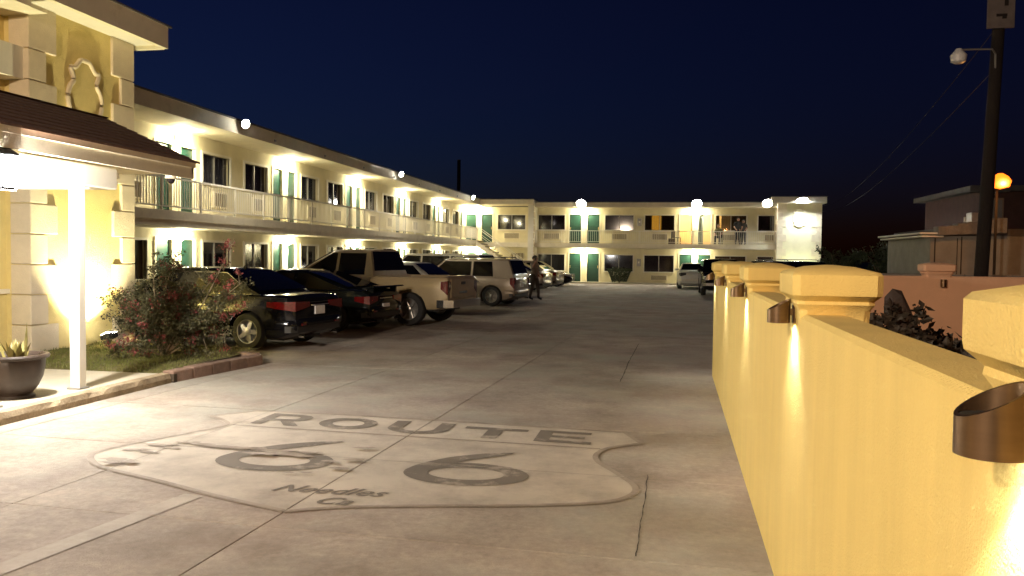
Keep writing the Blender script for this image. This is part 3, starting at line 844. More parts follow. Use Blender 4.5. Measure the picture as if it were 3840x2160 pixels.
def ground_flood(label, loc, d, energy, col, spot, mat):
    o = thing('ground_flood', label, 'flood lamp', loc)
    dv = Vector(d).normalized(); q = dv.to_track_quat('Z', 'Y')
    b = MB(); b.bbox(-.12, .12, -.08, .08, -.05, .03, .015); b.v = [tuple(q @ Vector(p)) for p in b.v]; b.build('housing', MAT['black'], o)
    b = MB(); b.bbox(-.10, .10, -.065, .065, .031, .04, .003); b.v = [tuple(q @ Vector(p)) for p in b.v]; b.build('lens', mat, o)
    b = MB(); b.tube([(0, 0, 0), (0, 0, -.25)], .016); b.build('stake', MAT['black'], o)
    lampobj('flood_light', 'SPOT', energy, col, o, tuple(dv * .07), .05, spot, aim(d), .7)
ground_flood('small black floodlight in the lawn shining up the yellow tower', (-8.80, 11.98, .34), (-.42, .10, 1.0), 850, (1, .91, .52), R(110), MAT['floodwarm'])
ground_flood('small floodlight at the foot of the far tower', (8.4, 53.6, .3), (0, .55, 1), 240, (.9, 1, .65), R(120), MAT['floodwarm'])

# ---------------- office front beside the tower
of = thing('office_front', 'yellow office front with white barred window beside the quoined tower', 'building', (-9.8, 6, 0))
PO = lambda u, w, z: (-9.75 + w, u, z)
b = MB(); holed(b, PO, -2, 10.93, -.02, 5.2, [(9.2, 10.62, 1.42, 2.75), (6.2, 8.0, 1.42, 2.75)], .14); b.build('wall', MAT['yellow'], of)
for a, e in ((9.2, 10.62), (6.2, 8.0)):
    add_window(of, PO, a, e, 1.42, 2.75)
    b = MB()
    for i in range(9):
        u = a + (e - a) * (i + .5) / 9; b.box(u - .012, u + .012, .02, .045, 1.40, 2.77, P=PO)
    b.box(a - .03, e + .03, .018, .047, 2.20, 2.26, P=PO)
    b.build('window_bars', MAT['white'], of)
b = MB(); b.box(-2, 10.93, .0, .06, 1.05, 1.12, P=PO); b.build('dado_rail', MAT['trim'], of)
b = MB(); b.box(-2, 10.92, .0, .35, 4.25, 4.72, P=PO); b.build('balcony_panel', MAT['white'], of)
b = MB(); b.box(-2, 10.92, -.3, .75, 5.2, 5.26, P=PO); b.box(-2, 10.52, .70, .82, 5.18, 5.62, P=PO); b.build('eave', MAT['trim'], of)
finish_tree(of)

# ---------------- porch
po = thing('porch', 'gabled brown shingle porch on white posts in front of the office', 'porch', (-7.7, 7, 0))
EY = 10.45; EX0, EX1, RX = -9.12, -6.36, -7.74
def course(xa, za, xb, zb, n, sgn):
    for i in range(n):
        t0, t1 = i / n, (i + 1) / n
        x0, x1 = xa + (xb - xa) * t0, xa + (xb - xa) * (t1 + .03); z0, z1 = za + (zb - za) * t0, za + (zb - za) * (t1 + .03)
        b = MB(); y = 0.0; m = 46; vs = []; 
        for k in range(m + 1):
            yy = -1 + (EY + .06 + 1) * k / m
            j = .012 * mnoise.noise(Vector((i * 3.3, k * 1.7, 0)))
            vs += [(x0 + j * sgn, yy, z0 + .022), (x1, yy, z1 + .006), (x0 + j * sgn, yy, z0 - .004)]
        fs = []
        for k in range(m): a = 3 * k; fs += [(a, a + 1, a + 4, a + 3), (a, a + 3, a + 5, a + 2)]
        b.add(vs, fs); b.build('shingle_course', MAT['shingle'], po)
course(EX1 + .06, 2.925, RX, 3.56, 9, 1)
course(EX0 - .06, 2.925, RX, 3.56, 9, -1)
b = MB(); b.prism([(EX0, 2.72), (EX1, 2.72), (EX1, 2.93), (RX, 3.545), (EX0, 2.93)], -1, EY, P=lambda x, z, y: (x, y, z))
# hollow shell: roof deck + gable boards + fascia
b = MB()
b.add([(EX1, -1, 2.925), (EX1, EY, 2.925), (RX, EY, 3.55), (RX, -1, 3.55)], [(0, 1, 2, 3)]); b.add([(EX0, -1, 2.925), (EX0, EY, 2.925), (RX, EY, 3.55), (RX, -1, 3.55)], [(0, 1, 2, 3)])
b.build('roof_deck', MAT['trim'], po)
b = MB(); b.box(EX1 - .04, EX1, -1, EY, 2.71, 2.92); b.box(EX1, EX1 + .02, -1, EY + .02, 2.86, 2.93); b.build('fascia', MAT['trim'], po)
b = MB(); b.box(EX0, EX0 + .04, -1, EY, 2.71, 2.92); b.build('fascia', MAT['trim'], po)
b = MB(); b.prism([(EX0, 2.78), (EX1, 2.78), (EX1, 2.92), (RX, 3.54), (EX0, 2.92)], EY - .05, EY, P=lambda x, z, y: (x, y, z)); b.build('gable_board', MAT['trim'], po)
HX = -6.60
b = MB(); b.bbox(HX - .08, HX + .08, -1, 9.05, 2.45, 2.705, .015)
rr = random.Random(5)
for i in range(5):
    q = 9.02 + rr.uniform(0, .05); zz = 2.46 + rr.uniform(0, .20); b.bbox(HX - .075, HX + .07, q - .06, q + rr.uniform(.01, .05), zz, zz + rr.uniform(.03, .06), .008)
b.build('header_beam', MAT['white'], po)
b = MB(); b.box(-9.3, HX - .08, 8.90, 9.05, 2.452, 2.60); b.box(-9.3, HX - .08, -1, 8.9, 2.56, 2.60); b.build('ceiling', MAT['white'], po)
for y in (8.44, 7.16, 3.3):
    b = MB(); b.bbox(HX - .062, HX + .062, y - .062, y + .062, .115, 2.455, .008); b.build('post', MAT['white'], po)
    b = MB(); b.bbox(HX - .085, HX + .085, y - .085, y + .085, .115, .14, .006); b.build('post_base', MAT['metalgrey'], po)
finish_tree(po)
# hanging lantern at the porch edge
la = thing('porch_lantern', 'very bright lantern hanging at the porch fascia', 'lantern', (-6.43, 7.20, 2.50))
MAT['lantern'] = EM('lantern_glass', (.95, .97, 1.0), 160)
b = MB(); b.tube([(-.14, 0, .20), (-.06, 0, .26), (0, 0, .22)], .012); b.bbox(-.15, -.125, -.05, .05, .08, .26, .006)
b.lathe([(.001, .24), (.04, .22), (.16, .15), (.165, .135), (.001, .135)], 6); b.lathe([(.10, -.20), (.11, -.18), (.10, -.17)], 6)
for k in range(6):
    a = math.pi / 3 * k; b.tube([(.145 * math.cos(a), .145 * math.sin(a), .14), (.10 * math.cos(a), .10 * math.sin(a), -.19)], .008, 6)
b.build('lantern_frame', MAT['black'], la)
b = MB(); b.lathe([(.08, -.175), (.15, -.05), (.155, .13)], 12, cap=True); b.build('lantern_glass', MAT['lantern'], la)
lampobj('lantern_light', 'POINT', 540, (1.0, .94, .84), la, (.06, .12, -.28), .06)
# dome security camera under the fascia
dc = thing('dome_camera', 'small dome security camera hanging under the porch gable corner', 'camera', (-6.55, 10.2, 2.72))
b = MB(); b.lathe([(.07, .02), (.075, -.02), (.06, -.03)], 16); b.build('camera_mount', MAT['trim'], dc, 50)
b = MB(); b.lathe([(.055, -.03), (.05, -.065), (.03, -.09), (.001, -.098)], 16); b.build('camera_dome', MAT['pane'], dc, 60)

# ================================================================== GARDEN WALL ON THE RIGHT
WS = 0.0159
def WP(u, w, z):               # u along the wall (Y), w outward to the left of the face
    return (0.55 + WS * u - w, u, z)
gw = thing('garden_wall', 'yellow stucco boundary wall with capped piers along the driveway', 'wall', (0.6, 5, 0))
WTOP = 1.46
def stucco_slab(b, u0, u1, w0, w1, z0, z1, r=.02):
    b.bbox(u0, u1, w0, w1, z0, z1, r, P=WP)
b = MB(); stucco_slab(b, -3.0, 12.35, -.20, 0, -.05, WTOP, .018); b.build('wall', MAT['wallyellow'], gw)
PIERS = [-1.28, 1.37, 4.03, 6.69, 9.35, 12.02]
def pier_parts(parent, P, c, zt, mat):
    b = MB(); b.bbox(c - .19, c + .19, -.29, -.006, -.05, zt + .02, .015, P=P); b.build('pier', mat, parent)
    prof = [(.200, zt - .03), (.205, zt + .02), (.225, zt + .045), (.222, zt + .06), (.255, zt + .085), (.258, zt + .10), (.258, zt + .175), (.245, zt + .188), (.13, zt + .212), (.02, zt + .220)]
    vs, fs = [], []
    for r, z in prof:
        rx = r; cw = -.144; rw = r * .73
        k = min(.03, r * .3)
        ring = [(c - rx + k, cw - rw), (c + rx - k, cw - rw), (c + rx, cw - rw + k), (c + rx, cw + rw - k), (c + rx - k, cw + rw), (c - rx + k, cw + rw), (c - rx, cw + rw - k), (c - rx, cw - rw + k)]
        vs += [P(u, w, z) for u, w in ring]
    for i in range(len(prof) - 1):
        for k in range(8):
            fs.append((i * 8 + k, i * 8 + (k + 1) % 8, (i + 1) * 8 + (k + 1) % 8, (i + 1) * 8 + k))
    fs.append(tuple(range((len(prof) - 1) * 8, len(prof) * 8))); fs.append(tuple(range(8))[::-1])
    b = MB(); b.add(vs, fs); b.build('pier_cap', mat, parent, 35)
for c in PIERS: pier_parts(gw, WP, c, WTOP, MAT['wallyellow'])
finish_tree(gw)
def cyl_lamp(c, k):
    loc = WP(c - .01, .074, 1.455)
    o = thing('cylinder_lamp', 'bronze slant topped cylinder lamp on the ' + ORD[5 - k] + ' pier from the wall\'s lot end', 'lamp', loc, 0, 'cylinder lamps along the yellow wall')
    n = 28; r = .052; vs, fs = [], []
    for rr_ in (r, r - .006):
        for i in range(n):
            a = 2 * math.pi * i / n; x, y = rr_ * math.cos(a), rr_ * math.sin(a)
            vs.append((x, y, -.048)); 
        for i in range(n):
            a = 2 * math.pi * i / n; x, y = rr_ * math.cos(a), rr_ * math.sin(a)
            vs.append((x, y, .038 + .028 * (x / r)))
    for i in range(n):
        j = (i + 1) % n
        fs += [(i, j, n + j, n + i), (2 * n + i, 3 * n + i, 3 * n + j, 2 * n + j), (i, 2 * n + i, 2 * n + j, j), (n + i, n + j, 3 * n + j, 3 * n + i)]
    b = MB(); b.add(vs, fs); b.build('housing', MAT['bronze'], o, 40)
    b = MB(); b.lathe([(r - .007, .0), (r - .007, .012), (.001, .014)], 20); b.build('inner_plate', MAT['black'], o)
    b = MB(); b.lathe([(r - .008, -.030), (.001, -.032)], 20); b.build('lamp_lens', MAT['floodwarm'], o)
    b = MB(); b.box(.045, .068, -.016, .016, -.012, .018); b.bbox(.062, .076, -.025, .025, -.05, .06, .004); b.build('bracket', MAT['bronze'], o)
    lampobj('down_light', 'SPOT', 14 if k > 1 else 26, (1, .95, .86), o, (.022, 0, -.052), .012, R(100), aim((.10, 0, -1)), .55)
for k, c in enumerate(PIERS): cyl_lamp(c, k)

# ---------------- garden behind the wall: second wall, planting bed with stones
bw = thing('rear_garden_wall', 'low pinkish stucco wall with a capped pier behind the planting bed', 'wall', (4, 15, 0))
def BP(u, w, z):               # runs to the right and slightly away
    return (1.1 + u, 13.6 + .18 * u - w, z)
b = MB(); MAT['peach'] = M('peach_stucco', (.84, .50, .31), .85, .07, 1.6, .25, 120)
b.bbox(0, 12, -.2, 0, -.05, 1.47, .02, P=BP); b.build('wall', MAT['peach'], bw)
pier_parts(bw, BP, 3.25, 1.47, MAT['peach'])
pier_parts(bw, BP, 7.0, 1.47, MAT['peach'])
finish_tree(bw)
o = thing('cylinder_lamp', 'unlit small cylinder lamp on the pier of the rear garden wall', 'lamp', BP(3.3, .06, 1.36))
b = MB(); b.lathe([(.001, -.06), (.045, -.06), (.045, .06), (.001, .06)], 14); b.build('housing', MAT['bronze'], o, 40)
b = MB(); b.box(-.015, .015, .03, .065, -.02, .02); b.build('bracket', MAT['bronze'], o)
b = MB(); b.box(.86, 9, -3, 13.4, -.03, .52); tag(b.build('raised_bed', MAT['soil']), kind='structure')
MAT['rock'] = M('garden_rock', (0.045, 0.028, 0.02), 0.9, 0.3, 9, 0.4, 30, rnd=.3)
def rock_mesh(seed, n=2):
    bm = bmesh.new(); bmesh.ops.create_icosphere(bm, subdivisions=n, radius=1)
    for v in bm.verts:
        k = 1 + .38 * mnoise.noise(v.co * 1.3 + Vector((seed * 7.1, 0, seed))) + .12 * mnoise.noise(v.co * 3.7 + Vector((0, seed * 3.3, 0)))
        v.co *= k
    me = bpy.data.meshes.new('rock'); bm.to_mesh(me); bm.free(); me.materials.append(MAT['rock']); return me
rocks = [rock_mesh(s) for s in range(6)]
rg = random.Random(11)
def put_rock(x, y, z, sx, sy, sz, label, group, k=None):
    o = bpy.data.objects.new('rock', rocks[rg.randrange(6) if k is None else k]); COL.objects.link(o)
    o.location = (x, y, z); o.scale = (sx, sy, sz); o.rotation_euler = (rg.uniform(-.3, .3), rg.uniform(-.3, .3), rg.uniform(0, 6.28))
    return tag(o, label, 'rock', group)
for _ in range(16):
    t = rg.random(); y = 4.2 + 4.6 * t; x = 1.25 + .22 * (y - 4) + rg.uniform(-.25, .55)
    s = rg.uniform(.07, .17); put_rock(x, y, .54 + s * .35, s * rg.uniform(.8, 1.4), s, s * rg.uniform(.5, 1.0), 'dark brown rough stone in the raised bed behind the yellow wall', 'stones in the raised bed')
put_rock(2.22, 8.1, .92, .20, .15, .55, 'upright pointed stone rising from the raised bed', None, 2)
b = MB(); b.lathe([(.001, .45), (.055, .45), (.055, 1.28), (.06, 1.29), (.001, 1.30)], 14, (2.05, 9.1, 0)); tag(b.build('garden_stake', MAT['grille'], None, 40), 'short brown round post stub standing in the raised bed', 'post')

# ---------------- beyond the wall: utility pole, street lamp, neighbour buildings
up = thing('utility_pole', 'dark timber utility pole leaning right with a pale board', 'pole', (7.0, 20.2, 0))
b = MB(); b.tube([(0, 0, -.3), (.14, .0, 3.5), (.34, 0, 9.5)], [.15, .14, .115], 14); b.build('pole', MAT['wood'], up, 50)
b = MB(); b.bbox(-.06, .50, -.22, -.17, 6.85, 8.3, .01); bd = b.build('notice_board', M('board_grey', (0.13, 0.105, 0.095), .8, .25, 3), up)
b = MB(); b.bbox(.24, .33, -.232, -.221, 7.05, 7.10, .003); b.bbox(.12, .34, -.232, -.221, 7.10, 7.16, .003); b.bbox(.28, .36, -.232, -.221, 7.33, 7.75, .003); b.build('board_mark', MAT['wood'], bd)
b = MB(); b.tube([(.18, -.1, 6.0), (.12, -.25, 6.28), (0, -.4, 6.35), (-.35, -.4, 6.36), (-.62, -.4, 6.36)], .02); b.build('lamp_arm', MAT['metalgrey'], up)
b = MB(); b.lathe([(.06, .16), (.10, .10), (.17, .02), (.17, -.0), (.15, -.12), (.08, -.16), (.001, -.165)], 16, (-.68, -.4, 6.22)); b.build('lamp_head', M('opal_glass', (.75, .74, .72), .35, .05), up, 50)
sl = thing('street_lamp', 'glowing orange sodium street lamp on a thin pole', 'street lamp', (9.4, 25.6, 0))
b = MB(); b.tube([(0, .3, -.1), (0, .3, 4.0), (-.06, .05, 4.12), (-.1, -.15, 4.1)], .04); b.build('lamp_pole', MAT['wood'], sl)
b = MB(); b.lathe([(.06, .22), (.20, .13), (.28, .0), (.23, -.16), (.001, -.22)], 18, (-.1, -.2, 3.98)); b.build('lamp_head', MAT['sodium'], sl, 60)
lampobj('sodium_light', 'POINT', 130, (1, .42, .10), sl, (-.1, -.55, 3.85), .12)

nb = thing('neighbour_house', 'small pale flat roofed house with ragged eave behind the utility pole', 'house', (9.5, 29, 0))
MAT['nbwall'] = M('neighbour_wall', (.28, .265, .235), .9, .15, 2, .2, 60)
NX0, NX1, NY = 8.35, 10.2, 28.2
b = MB(); b.box(NX0, 15, NY, NY + 5, -.05, 2.52); b.build('wall', MAT['nbwall'], nb)
b = MB(); b.box(NX0 + .90, NX0 + .93, NY - .02, NY - .001, 0, 2.5); b.box(NX0 + .78, NX0 + .80, NY - .02, NY - .001, 0, 2.45); b.box(NX0 + .12, NX0 + .15, NY - .02, NY - .001, 0, 2.45); b.build('wall_joint', MAT['joint'], nb)
b = MB(); b.bbox(NX0 - .42, NX0 + .35, NY - .35, NY + 4.8, 2.56, 2.62, .008); b.bbox(NX0 - .38, NX0 + .3, NY - .30, NY + 4.6, 2.47, 2.52, .008); b.build('eave_board', MAT['white'], nb)
for k in range(7):
    x = NX0 + .1 + k * .28
    b = MB(); b.bbox(x, x + .30, NY - .4, NY + .1, 2.53 + k * .012, 2.78 + k * .05 + random.uniform(-.02, .03), .015); b.build('roof_piece', M('weathered_board', (.20, .185, .165), .9, .3, 4, .2), nb)
b = MB(); b.box(NX0 + .2, 15, NY, NY + 5, 2.53, 2.75); b.build('roof', MAT['roof'], nb)
b = MB(); b.bbox(NX0 + 1.25, NX0 + 1.72, NY + .2, NY + .7, 2.75, 3.28, .02); cb = b.build('cooler_box', MAT['metalgrey'], nb)
b = MB(); b.tube([(NX0 + 1.02, NY + .1, 2.7), (NX0 + 1.02, NY + .1, 3.12)], .04); b.build('vent_pipe', MAT['metalgrey'], nb)
finish_tree(nb)
n2 = thing('brick_house', 'reddish two storey house behind the orange street lamp', 'house', (16, 42, 0))
MAT['redwall'] = M('red_house_wall', (.085, .04, .034), .9, .2, 2)
b = MB(); b.box(14.5, 30, 42, 50, -.05, 5.0); b.build('wall', MAT['redwall'], n2)
b = MB(); b.box(14.0, 30.5, 41.5, 50.5, 5.0, 5.25); b.box(13.9, 15.6, 41.4, 42, 4.95, 5.2); b.build('roof', MAT['roof'], n2)
for x in (14.6, 16.6, 18.8):
    b = MB(); b.bbox(x, x + .95, 41.93, 42.0, 3.4, 4.7, .02); w = b.build('window', M('shutter_tan', (.36, .25, .17), .8, .1), n2)
    b = MB(); b.bbox(x + .08, x + .87, 41.915, 41.929, 3.5, 4.6, .005); b.build('pane', MAT['pane'] if x > 15 else MAT['nbwall'], w)
b = MB(); b.box(14.45, 24, 41.0, 42.0, 2.3, 2.42); b.build('awning', MAT['roof'], n2)
finish_tree(n2)
sw = thing('site_wall', 'low grey block wall beyond the rear garden wall', 'wall', (8, 24, 0))
for k in range(11):
    for j in range(3):
        x = 3.2 + k * 1.6 + (.8 if j % 2 else 0)
        b = MB(); b.bbox(x, x + 1.58, 24.0, 24.2, j * .46, j * .46 + .445, .008); b.build('block', M('block_grey', (.26, .245, .22), .9, .15, 3) if k == 0 and j == 0 else bpy.data.materials['block_grey'], sw)
finish_tree(sw)
# overhead wires with their sag
for k, (z0, z1, sag, label) in enumerate(((6.9, 3.4, .95, 'upper overhead wire sagging from the utility pole to the far tower'), (6.0, 2.9, .9, 'lower overhead wire sagging behind the utility pole'))):
    p0, p1 = Vector((7.2, 20.2, z0)), Vector((13.5, 75, z1 + 3))
    b = MB(); pts = []
    for i in range(25):
        t = i / 24; p = p0.lerp(p1, t); p.z -= sag * 4 * t * (1 - t); pts.append(tuple(p))
    b.tube(pts, .008, 5); tag(b.build('overhead_wire', MAT['black']), label, 'wire')
pl2 = thing('far_pole', 'faint dark pole rising behind the long wing roof', 'pole', (-18.0, 72, 0))
b = MB(); b.tube([(0, 0, 0), (0, 0, 10.2)], [.2, .15], 10); b.build('pole', MAT['wood'], pl2)
b = MB(); b.lathe([(.001, 10.2), (.17, 10.2), (.17, 10.26), (.001, 10.3)], 10); b.build('pole_cap', MAT['metalgrey'], pl2)
fl = thing('distant_lamp', 'small distant white street lamp above the dark shrubs', 'street lamp', (26.6, 100, 0))
b = MB(); b.tube([(0, 0, 0), (0, 0, 3.5)], .06); b.build('lamp_pole', MAT['metalgrey'], fl)
b = MB(); b.lathe([(.001, -.28), (.26, -.1), (.28, .05), (.001, .2)], 14, (0, 0, 3.7)); b.build('lamp_head', MAT['floodwarm'], fl, 60)

# ================================================================== VEHICLES
def carpaint(name, col, metal=0.0, rough=0.20):
    dark = max(col) < .05
    m = M(name, col, .10 if dark else rough + .12, 0.06, 2.0, metal=metal, coat=0.0 if dark else 0.5, spec=0.30); return m
MAT['carglass'] = M('car_glass', (0.006, 0.006, 0.007), 0.04, 0.1, 1, spec=0.45)
MAT['chrome'] = M('chrome', (0.75, 0.75, 0.74), 0.12, 0.05, 3, metal=1.0)
MAT['alloy'] = M('alloy', (0.55, 0.54, 0.52), 0.28, 0.08, 6, metal=0.9)
MAT['redlens'] = M('red_lens', (0.11, 0.004, 0.004), 0.10, 0.3, 25, coat=1.0)
MAT['clearlens'] = M('clear_lens', (0.62, 0.62, 0.60), 0.10, 0.1, 12, coat=1.0, metal=.4)
MAT['plastic'] = M('dark_plastic', (0.02, 0.02, 0.02), 0.5, 0.2, 8)
MAT['plate'] = M('licence_plate', (0.68, 0.67, 0.66), 0.45, 0.1, 20)
MAT['seam'] = M('panel_gap', (0.006, 0.006, 0.006), 0.9, 0.1, 8)

def wheel_meshes(r, wt, spokes, rimf=.66):
    t = MB(); rr = r * rimf
    t.lathe([(rr - .02, -wt / 2 + .02), (rr, -wt / 2), (r - .03, -wt / 2), (r - .006, -wt / 2 + .03), (r, -wt / 2 + .06), (r, wt / 2 - .06), (r - .006, wt / 2 - .03), (r - .03, wt / 2), (rr, wt / 2), (rr - .02, wt / 2 - .02)], 32, axis='y', cap=False)
    tm = t.mesh('tyre'); tm.materials.append(MAT['black']); tm.shade_smooth(); tm.set_sharp_from_angle(angle=R(40))
    m = MB(); y = wt / 2 - .012
    m.lathe([(rr + .004, y - .05), (rr + .004, y + .006), (rr - .022, y + .004), (rr - .03, y - .10), (.05, y - .11)], 32, axis='y', cap=False)
    for k in range(spokes):
        a = 2 * math.pi * k / spokes; ca, sa = math.cos(a), math.sin(a)
        w0, w1 = .030 if spokes > 5 else .045, .020 if spokes > 5 else .030
        pts = [(.04, -w0, y - .012), (rr - .012, -w1, y - .016), (rr - .012, w1, y - .016), (.04, w0, y - .012)]
        vs = [(p[0] * ca - p[1] * sa, p[2], p[0] * sa + p[1] * ca) for p in pts] + [(p[0] * ca - p[1] * sa, p[2] - .045, p[0] * sa + p[1] * ca) for p in pts]
        m.add(vs, [(0, 1, 2, 3), (7, 6, 5, 4), (0, 4, 5, 1), (1, 5, 6, 2), (2, 6, 7, 3), (3, 7, 4, 0)])
    m.lathe([(.062, y - .05), (.062, y - .004), (.045, y + .004), (.001, y + .006)], 16, axis='y', cap=False)
    rm = m.mesh('rim'); rm.materials.append(MAT['alloy']); rm.shade_smooth(); rm.set_sharp_from_angle(angle=R(35))
    return tm, rm

def vehicle(name, label, cat, paint, L, W, r, ra, fa, top, gh, H, belt, loc, rz, zlow=.20, wins=(), spokes=5, rounding=.16, tl=None, hl=None, bed=None, bumper=None, spoiler=False, antenna=False, seams=(), plate=True, rack=False, glassback=True, trimwin=False, group=None, gw=.90, rw=.70, flare=0.0, lens='redlens', plate_z=None, handles=()):
    if len(loc) == 2:                          # given: ground point of the rear wheel facing the drive
        q = Matrix.Rotation(rz, 3, 'Z') @ Vector((ra - L / 2, W / 2 - .115, 0)); loc = (loc[0] - q.x, loc[1] - q.y, 0)
    o = thing(name, label, cat, loc, rz, group)
    X = lambda x: x - L / 2                    # x measured from the tail
    def hw(x):
        d = min(x, L - x); d0 = .55 if x < L / 2 else .95
        k = 1.0 if d > d0 else 1 - rounding * (1 - d / d0) ** 2.2
        return W / 2 * k
    def ztop(x): return lerp_tab(top, x)
    def zbot(x):
        d = min(x, L - x)
        return zlow + (.14 * (1 - d / .35) ** 1.5 if d < .35 else 0)
    xs = sorted({0, .02, .05, .09, .15, .22, .3, .4, .55, L - .02, L - .06, L - .12, L - .2, L - .32, L - .48, L - .7, L} | {round(.75 + (L - 1.6) * i / 26, 3) for i in range(27)} | {round(p[0], 3) for p in top})
    def sect(x):
        w, zt, zb = hw(x), ztop(x), zbot(x)
        sh_ = min(.10, (zt - zb) * .22)
        return [(0, zb), (.78 * w, zb), (.94 * w, zb + .03), (.985 * w, zb + .10), (w * .995, zb + .22 if zt - zb > .45 else zb + (zt - zb) * .45), (w, zb + (zt - zb) * .62), (.985 * w, zt - sh_), (.955 * w, zt - sh_ * .35), (.90 * w, zt - .012), (.78 * w, zt), (.40 * w, zt + .014), (0, zt + .02)]
    b = MB(); n = 12
    for x in xs:
        s = sect(x); ring = s + [(-y, z) for y, z in s[-2:0:-1]]
        b.v += [(X(x), y, z) for y, z in ring]
    m = 2 * n - 2
    for i in range(len(xs) - 1):
        for k in range(m): b.f.append((i * m + k, i * m + (k + 1) % m, (i + 1) * m + (k + 1) % m, (i + 1) * m + k)); b.m.append(0)
    b.f.append(tuple(range(m))); b.m.append(0); b.f.append(tuple(range((len(xs) - 1) * m, len(xs) * m))[::-1]); b.m.append(0)
    bo = link_mesh('body', b.mesh('body'), paint, None)
    c = MB()
    for xa in (ra, fa):
        for s in (-1, 1):
            c.lathe([(r + .055, s * (W / 2 - .30)), (r + .055, s * (W / 2 + .3))], 28, (X(xa), 0, r - .01), axis='y')
    if bed: c.box(X(bed[0]), X(bed[1]), -W / 2 + .10, W / 2 - .10, bed[2], bed[3])
    co = c.build('cut', None)
    md = bo.modifiers.new('b', 'BOOLEAN'); md.operation = 'DIFFERENCE'; md.object = co; md.solver = 'EXACT'
    me = bpy.data.meshes.new_from_object(bo.evaluated_get(bpy.context.evaluated_depsgraph_get()))
    bpy.data.objects.remove(bo); bpy.data.objects.remove(co)
    me.materials.clear(); me.materials.append(paint)
    body = link_mesh('body', me, paint, o, 32)
    # greenhouse
    xrb, xrt, xft, xfb = gh
    H2 = H
    def zr(x):
        if x < xrt: t = (x - xrb) / (xrt - xrb); return belt + (H2 - .03 - belt) * (t ** .85 if t > 0 else 0)
        if x > xft: t = (xfb - x) / (xfb - xft); return belt + (H2 - .02 - belt) * (max(t, 0) ** .92)
        t = (x - xrt) / (xft - xrt); return H2 - .025 + .025 * math.sin(math.pi * min(1, max(0, .12 + .8 * t)))
    bwid, twid = gw * W / 2, rw * W / 2
    def gy(z): return bwid + (twid - bwid) * max(0, z - belt) / (H - belt)
    gx = [xrb + (xrt - xrb) * i / 7 for i in range(7)] + [xrt + (xft - xrt) * i / 8 for i in range(9)] + [xft + (xfb - xft) * i / 7 for i in range(1, 8)]
    b = MB(); cols = 9
    for x in gx:
        z = max(zr(x), belt + .002); w0 = gy(belt - .1); zc = z - min(.05, (z - belt) * .4); 
        half = [(w0, belt - .10), (gy(belt), belt), (gy((belt + zc) / 2), (belt + zc) / 2), (gy(zc), zc), (gy(z) - .035, z - .012), (gy(z) * .62, z + .004), (0, z + .012)]
        ring = half + [(-y, zz) for y, zz in half[-2::-1]]
        b.v += [(X(x), y, zz) for y, zz in ring]
    m = 13
    for i in range(len(gx) - 1):
        for k in range(m - 1): b.f.append((i * m + k, i * m + k + 1, (i + 1) * m + k + 1, (i + 1) * m + k)); b.m.append(0)
    b.f.append(tuple(range(m))); b.f.append(tuple(range((len(gx) - 1) * m, len(gx) * m))[::-1]); b.m += [0, 0]
    b.build('cabin', paint, o, 34)
    # glass: windscreen, rear window, side windows
    def screen(nm, xa, xb, t0, t1, inset=.05):
        g_ = MB(); nn = 6
        for i in range(nn + 1):
            x = xa + (xb - xa) * (t0 + (t1 - t0) * i / nn); z = zr(x); w = gy(z) - inset
            dx = .012 if xb < xa else -.012
            for k in range(7):
                y = -w + 2 * w * k / 6
                g_.v.append((X(x) + dx, y, z + .016 + .006 * (1 - (2 * k / 6 - 1) ** 2)))
        for i in range(nn):
            for k in range(6): a = i * 7 + k; g_.f.append((a, a + 1, a + 8, a + 7)); g_.m.append(0)
        g_.build(nm, MAT['carglass'], o, 60)
    screen('windscreen', xfb, xft, .05, .93)
    if glassback: screen('rear_window', xrb, xrt, .12, .92)
    for poly in wins:
        for s in (-1, 1):
            g_ = MB(); pts = catmull([(px, pz) for px, pz in poly], 1, True)
            k = len(pts)
            yo = [s * (gy(pz) + .008) for px, pz in pts]; yi = [s * (gy(pz) - .01) for px, pz in pts]
            g_.add([(X(p[0]), y, p[1]) for p, y in zip(pts, yo)] + [(X(p[0]), y, p[1]) for p, y in zip(pts, yi)], [tuple(range(k)), tuple(range(k, 2 * k))[::-1]] + [(i, (i + 1) % k, k + (i + 1) % k, k + i) for i in range(k)])
            wo = g_.build('side_window', MAT['carglass'], o)
            if trimwin:
                t_ = MB(); t_.tube([(X(p[0]), s * (gy(p[1]) + .010), p[1]) for p in pts], .008, 6, True); t_.build('window_trim', MAT['chrome'], wo, 60)
    # lamps wrapped round the corners
    def wrap(nm, end, zz0, zz1, xin, yin, mat, parent=o, off=.008):
        for s in (-1, 1):
            pl = [(xin * (1 - i / 6), hw(xin * (1 - i / 6) if end < 0 else L - xin * (1 - i / 6))) for i in range(7)]
            outer = [(d - (off if i == 6 else 0), w + off) for i, (d, w) in enumerate(pl)] + [(-off, yin * hw(0 if end < 0 else L))]
            inner = [(.06, yin * hw(0)), (.06, pl[-1][1] - .06)] + [(d, w - .06) for d, w in pl[:4][::-1]]
            poly = [(X(d) if end < 0 else X(L - d), s * w) for d, w in outer + inner]
            kk = len(poly); taper = [abs(i - 6) / 6 if i <= 6 else (1.0 if i in (7, 8) else (0 if i == 9 else (i - 9) / 4)) for i in range(kk)]
            dz = zz1 - zz0
            q = MB(); q.add([(x, y, zz0 + dz * .42 * t) for (x, y), t in zip(poly, taper)] + [(x, y, zz1 - dz * .06 * t) for (x, y), t in zip(poly, taper)], [tuple(range(kk))[::-1], tuple(range(kk, 2 * kk))] + [(i, (i + 1) % kk, kk + (i + 1) % kk, kk + i) for i in range(kk)])
            q.build(nm, mat, parent)
    if tl: wrap('tail_lamp', -1, *tl, MAT[lens])
    if hl: wrap('head_lamp', 1, *hl, MAT['clearlens'])
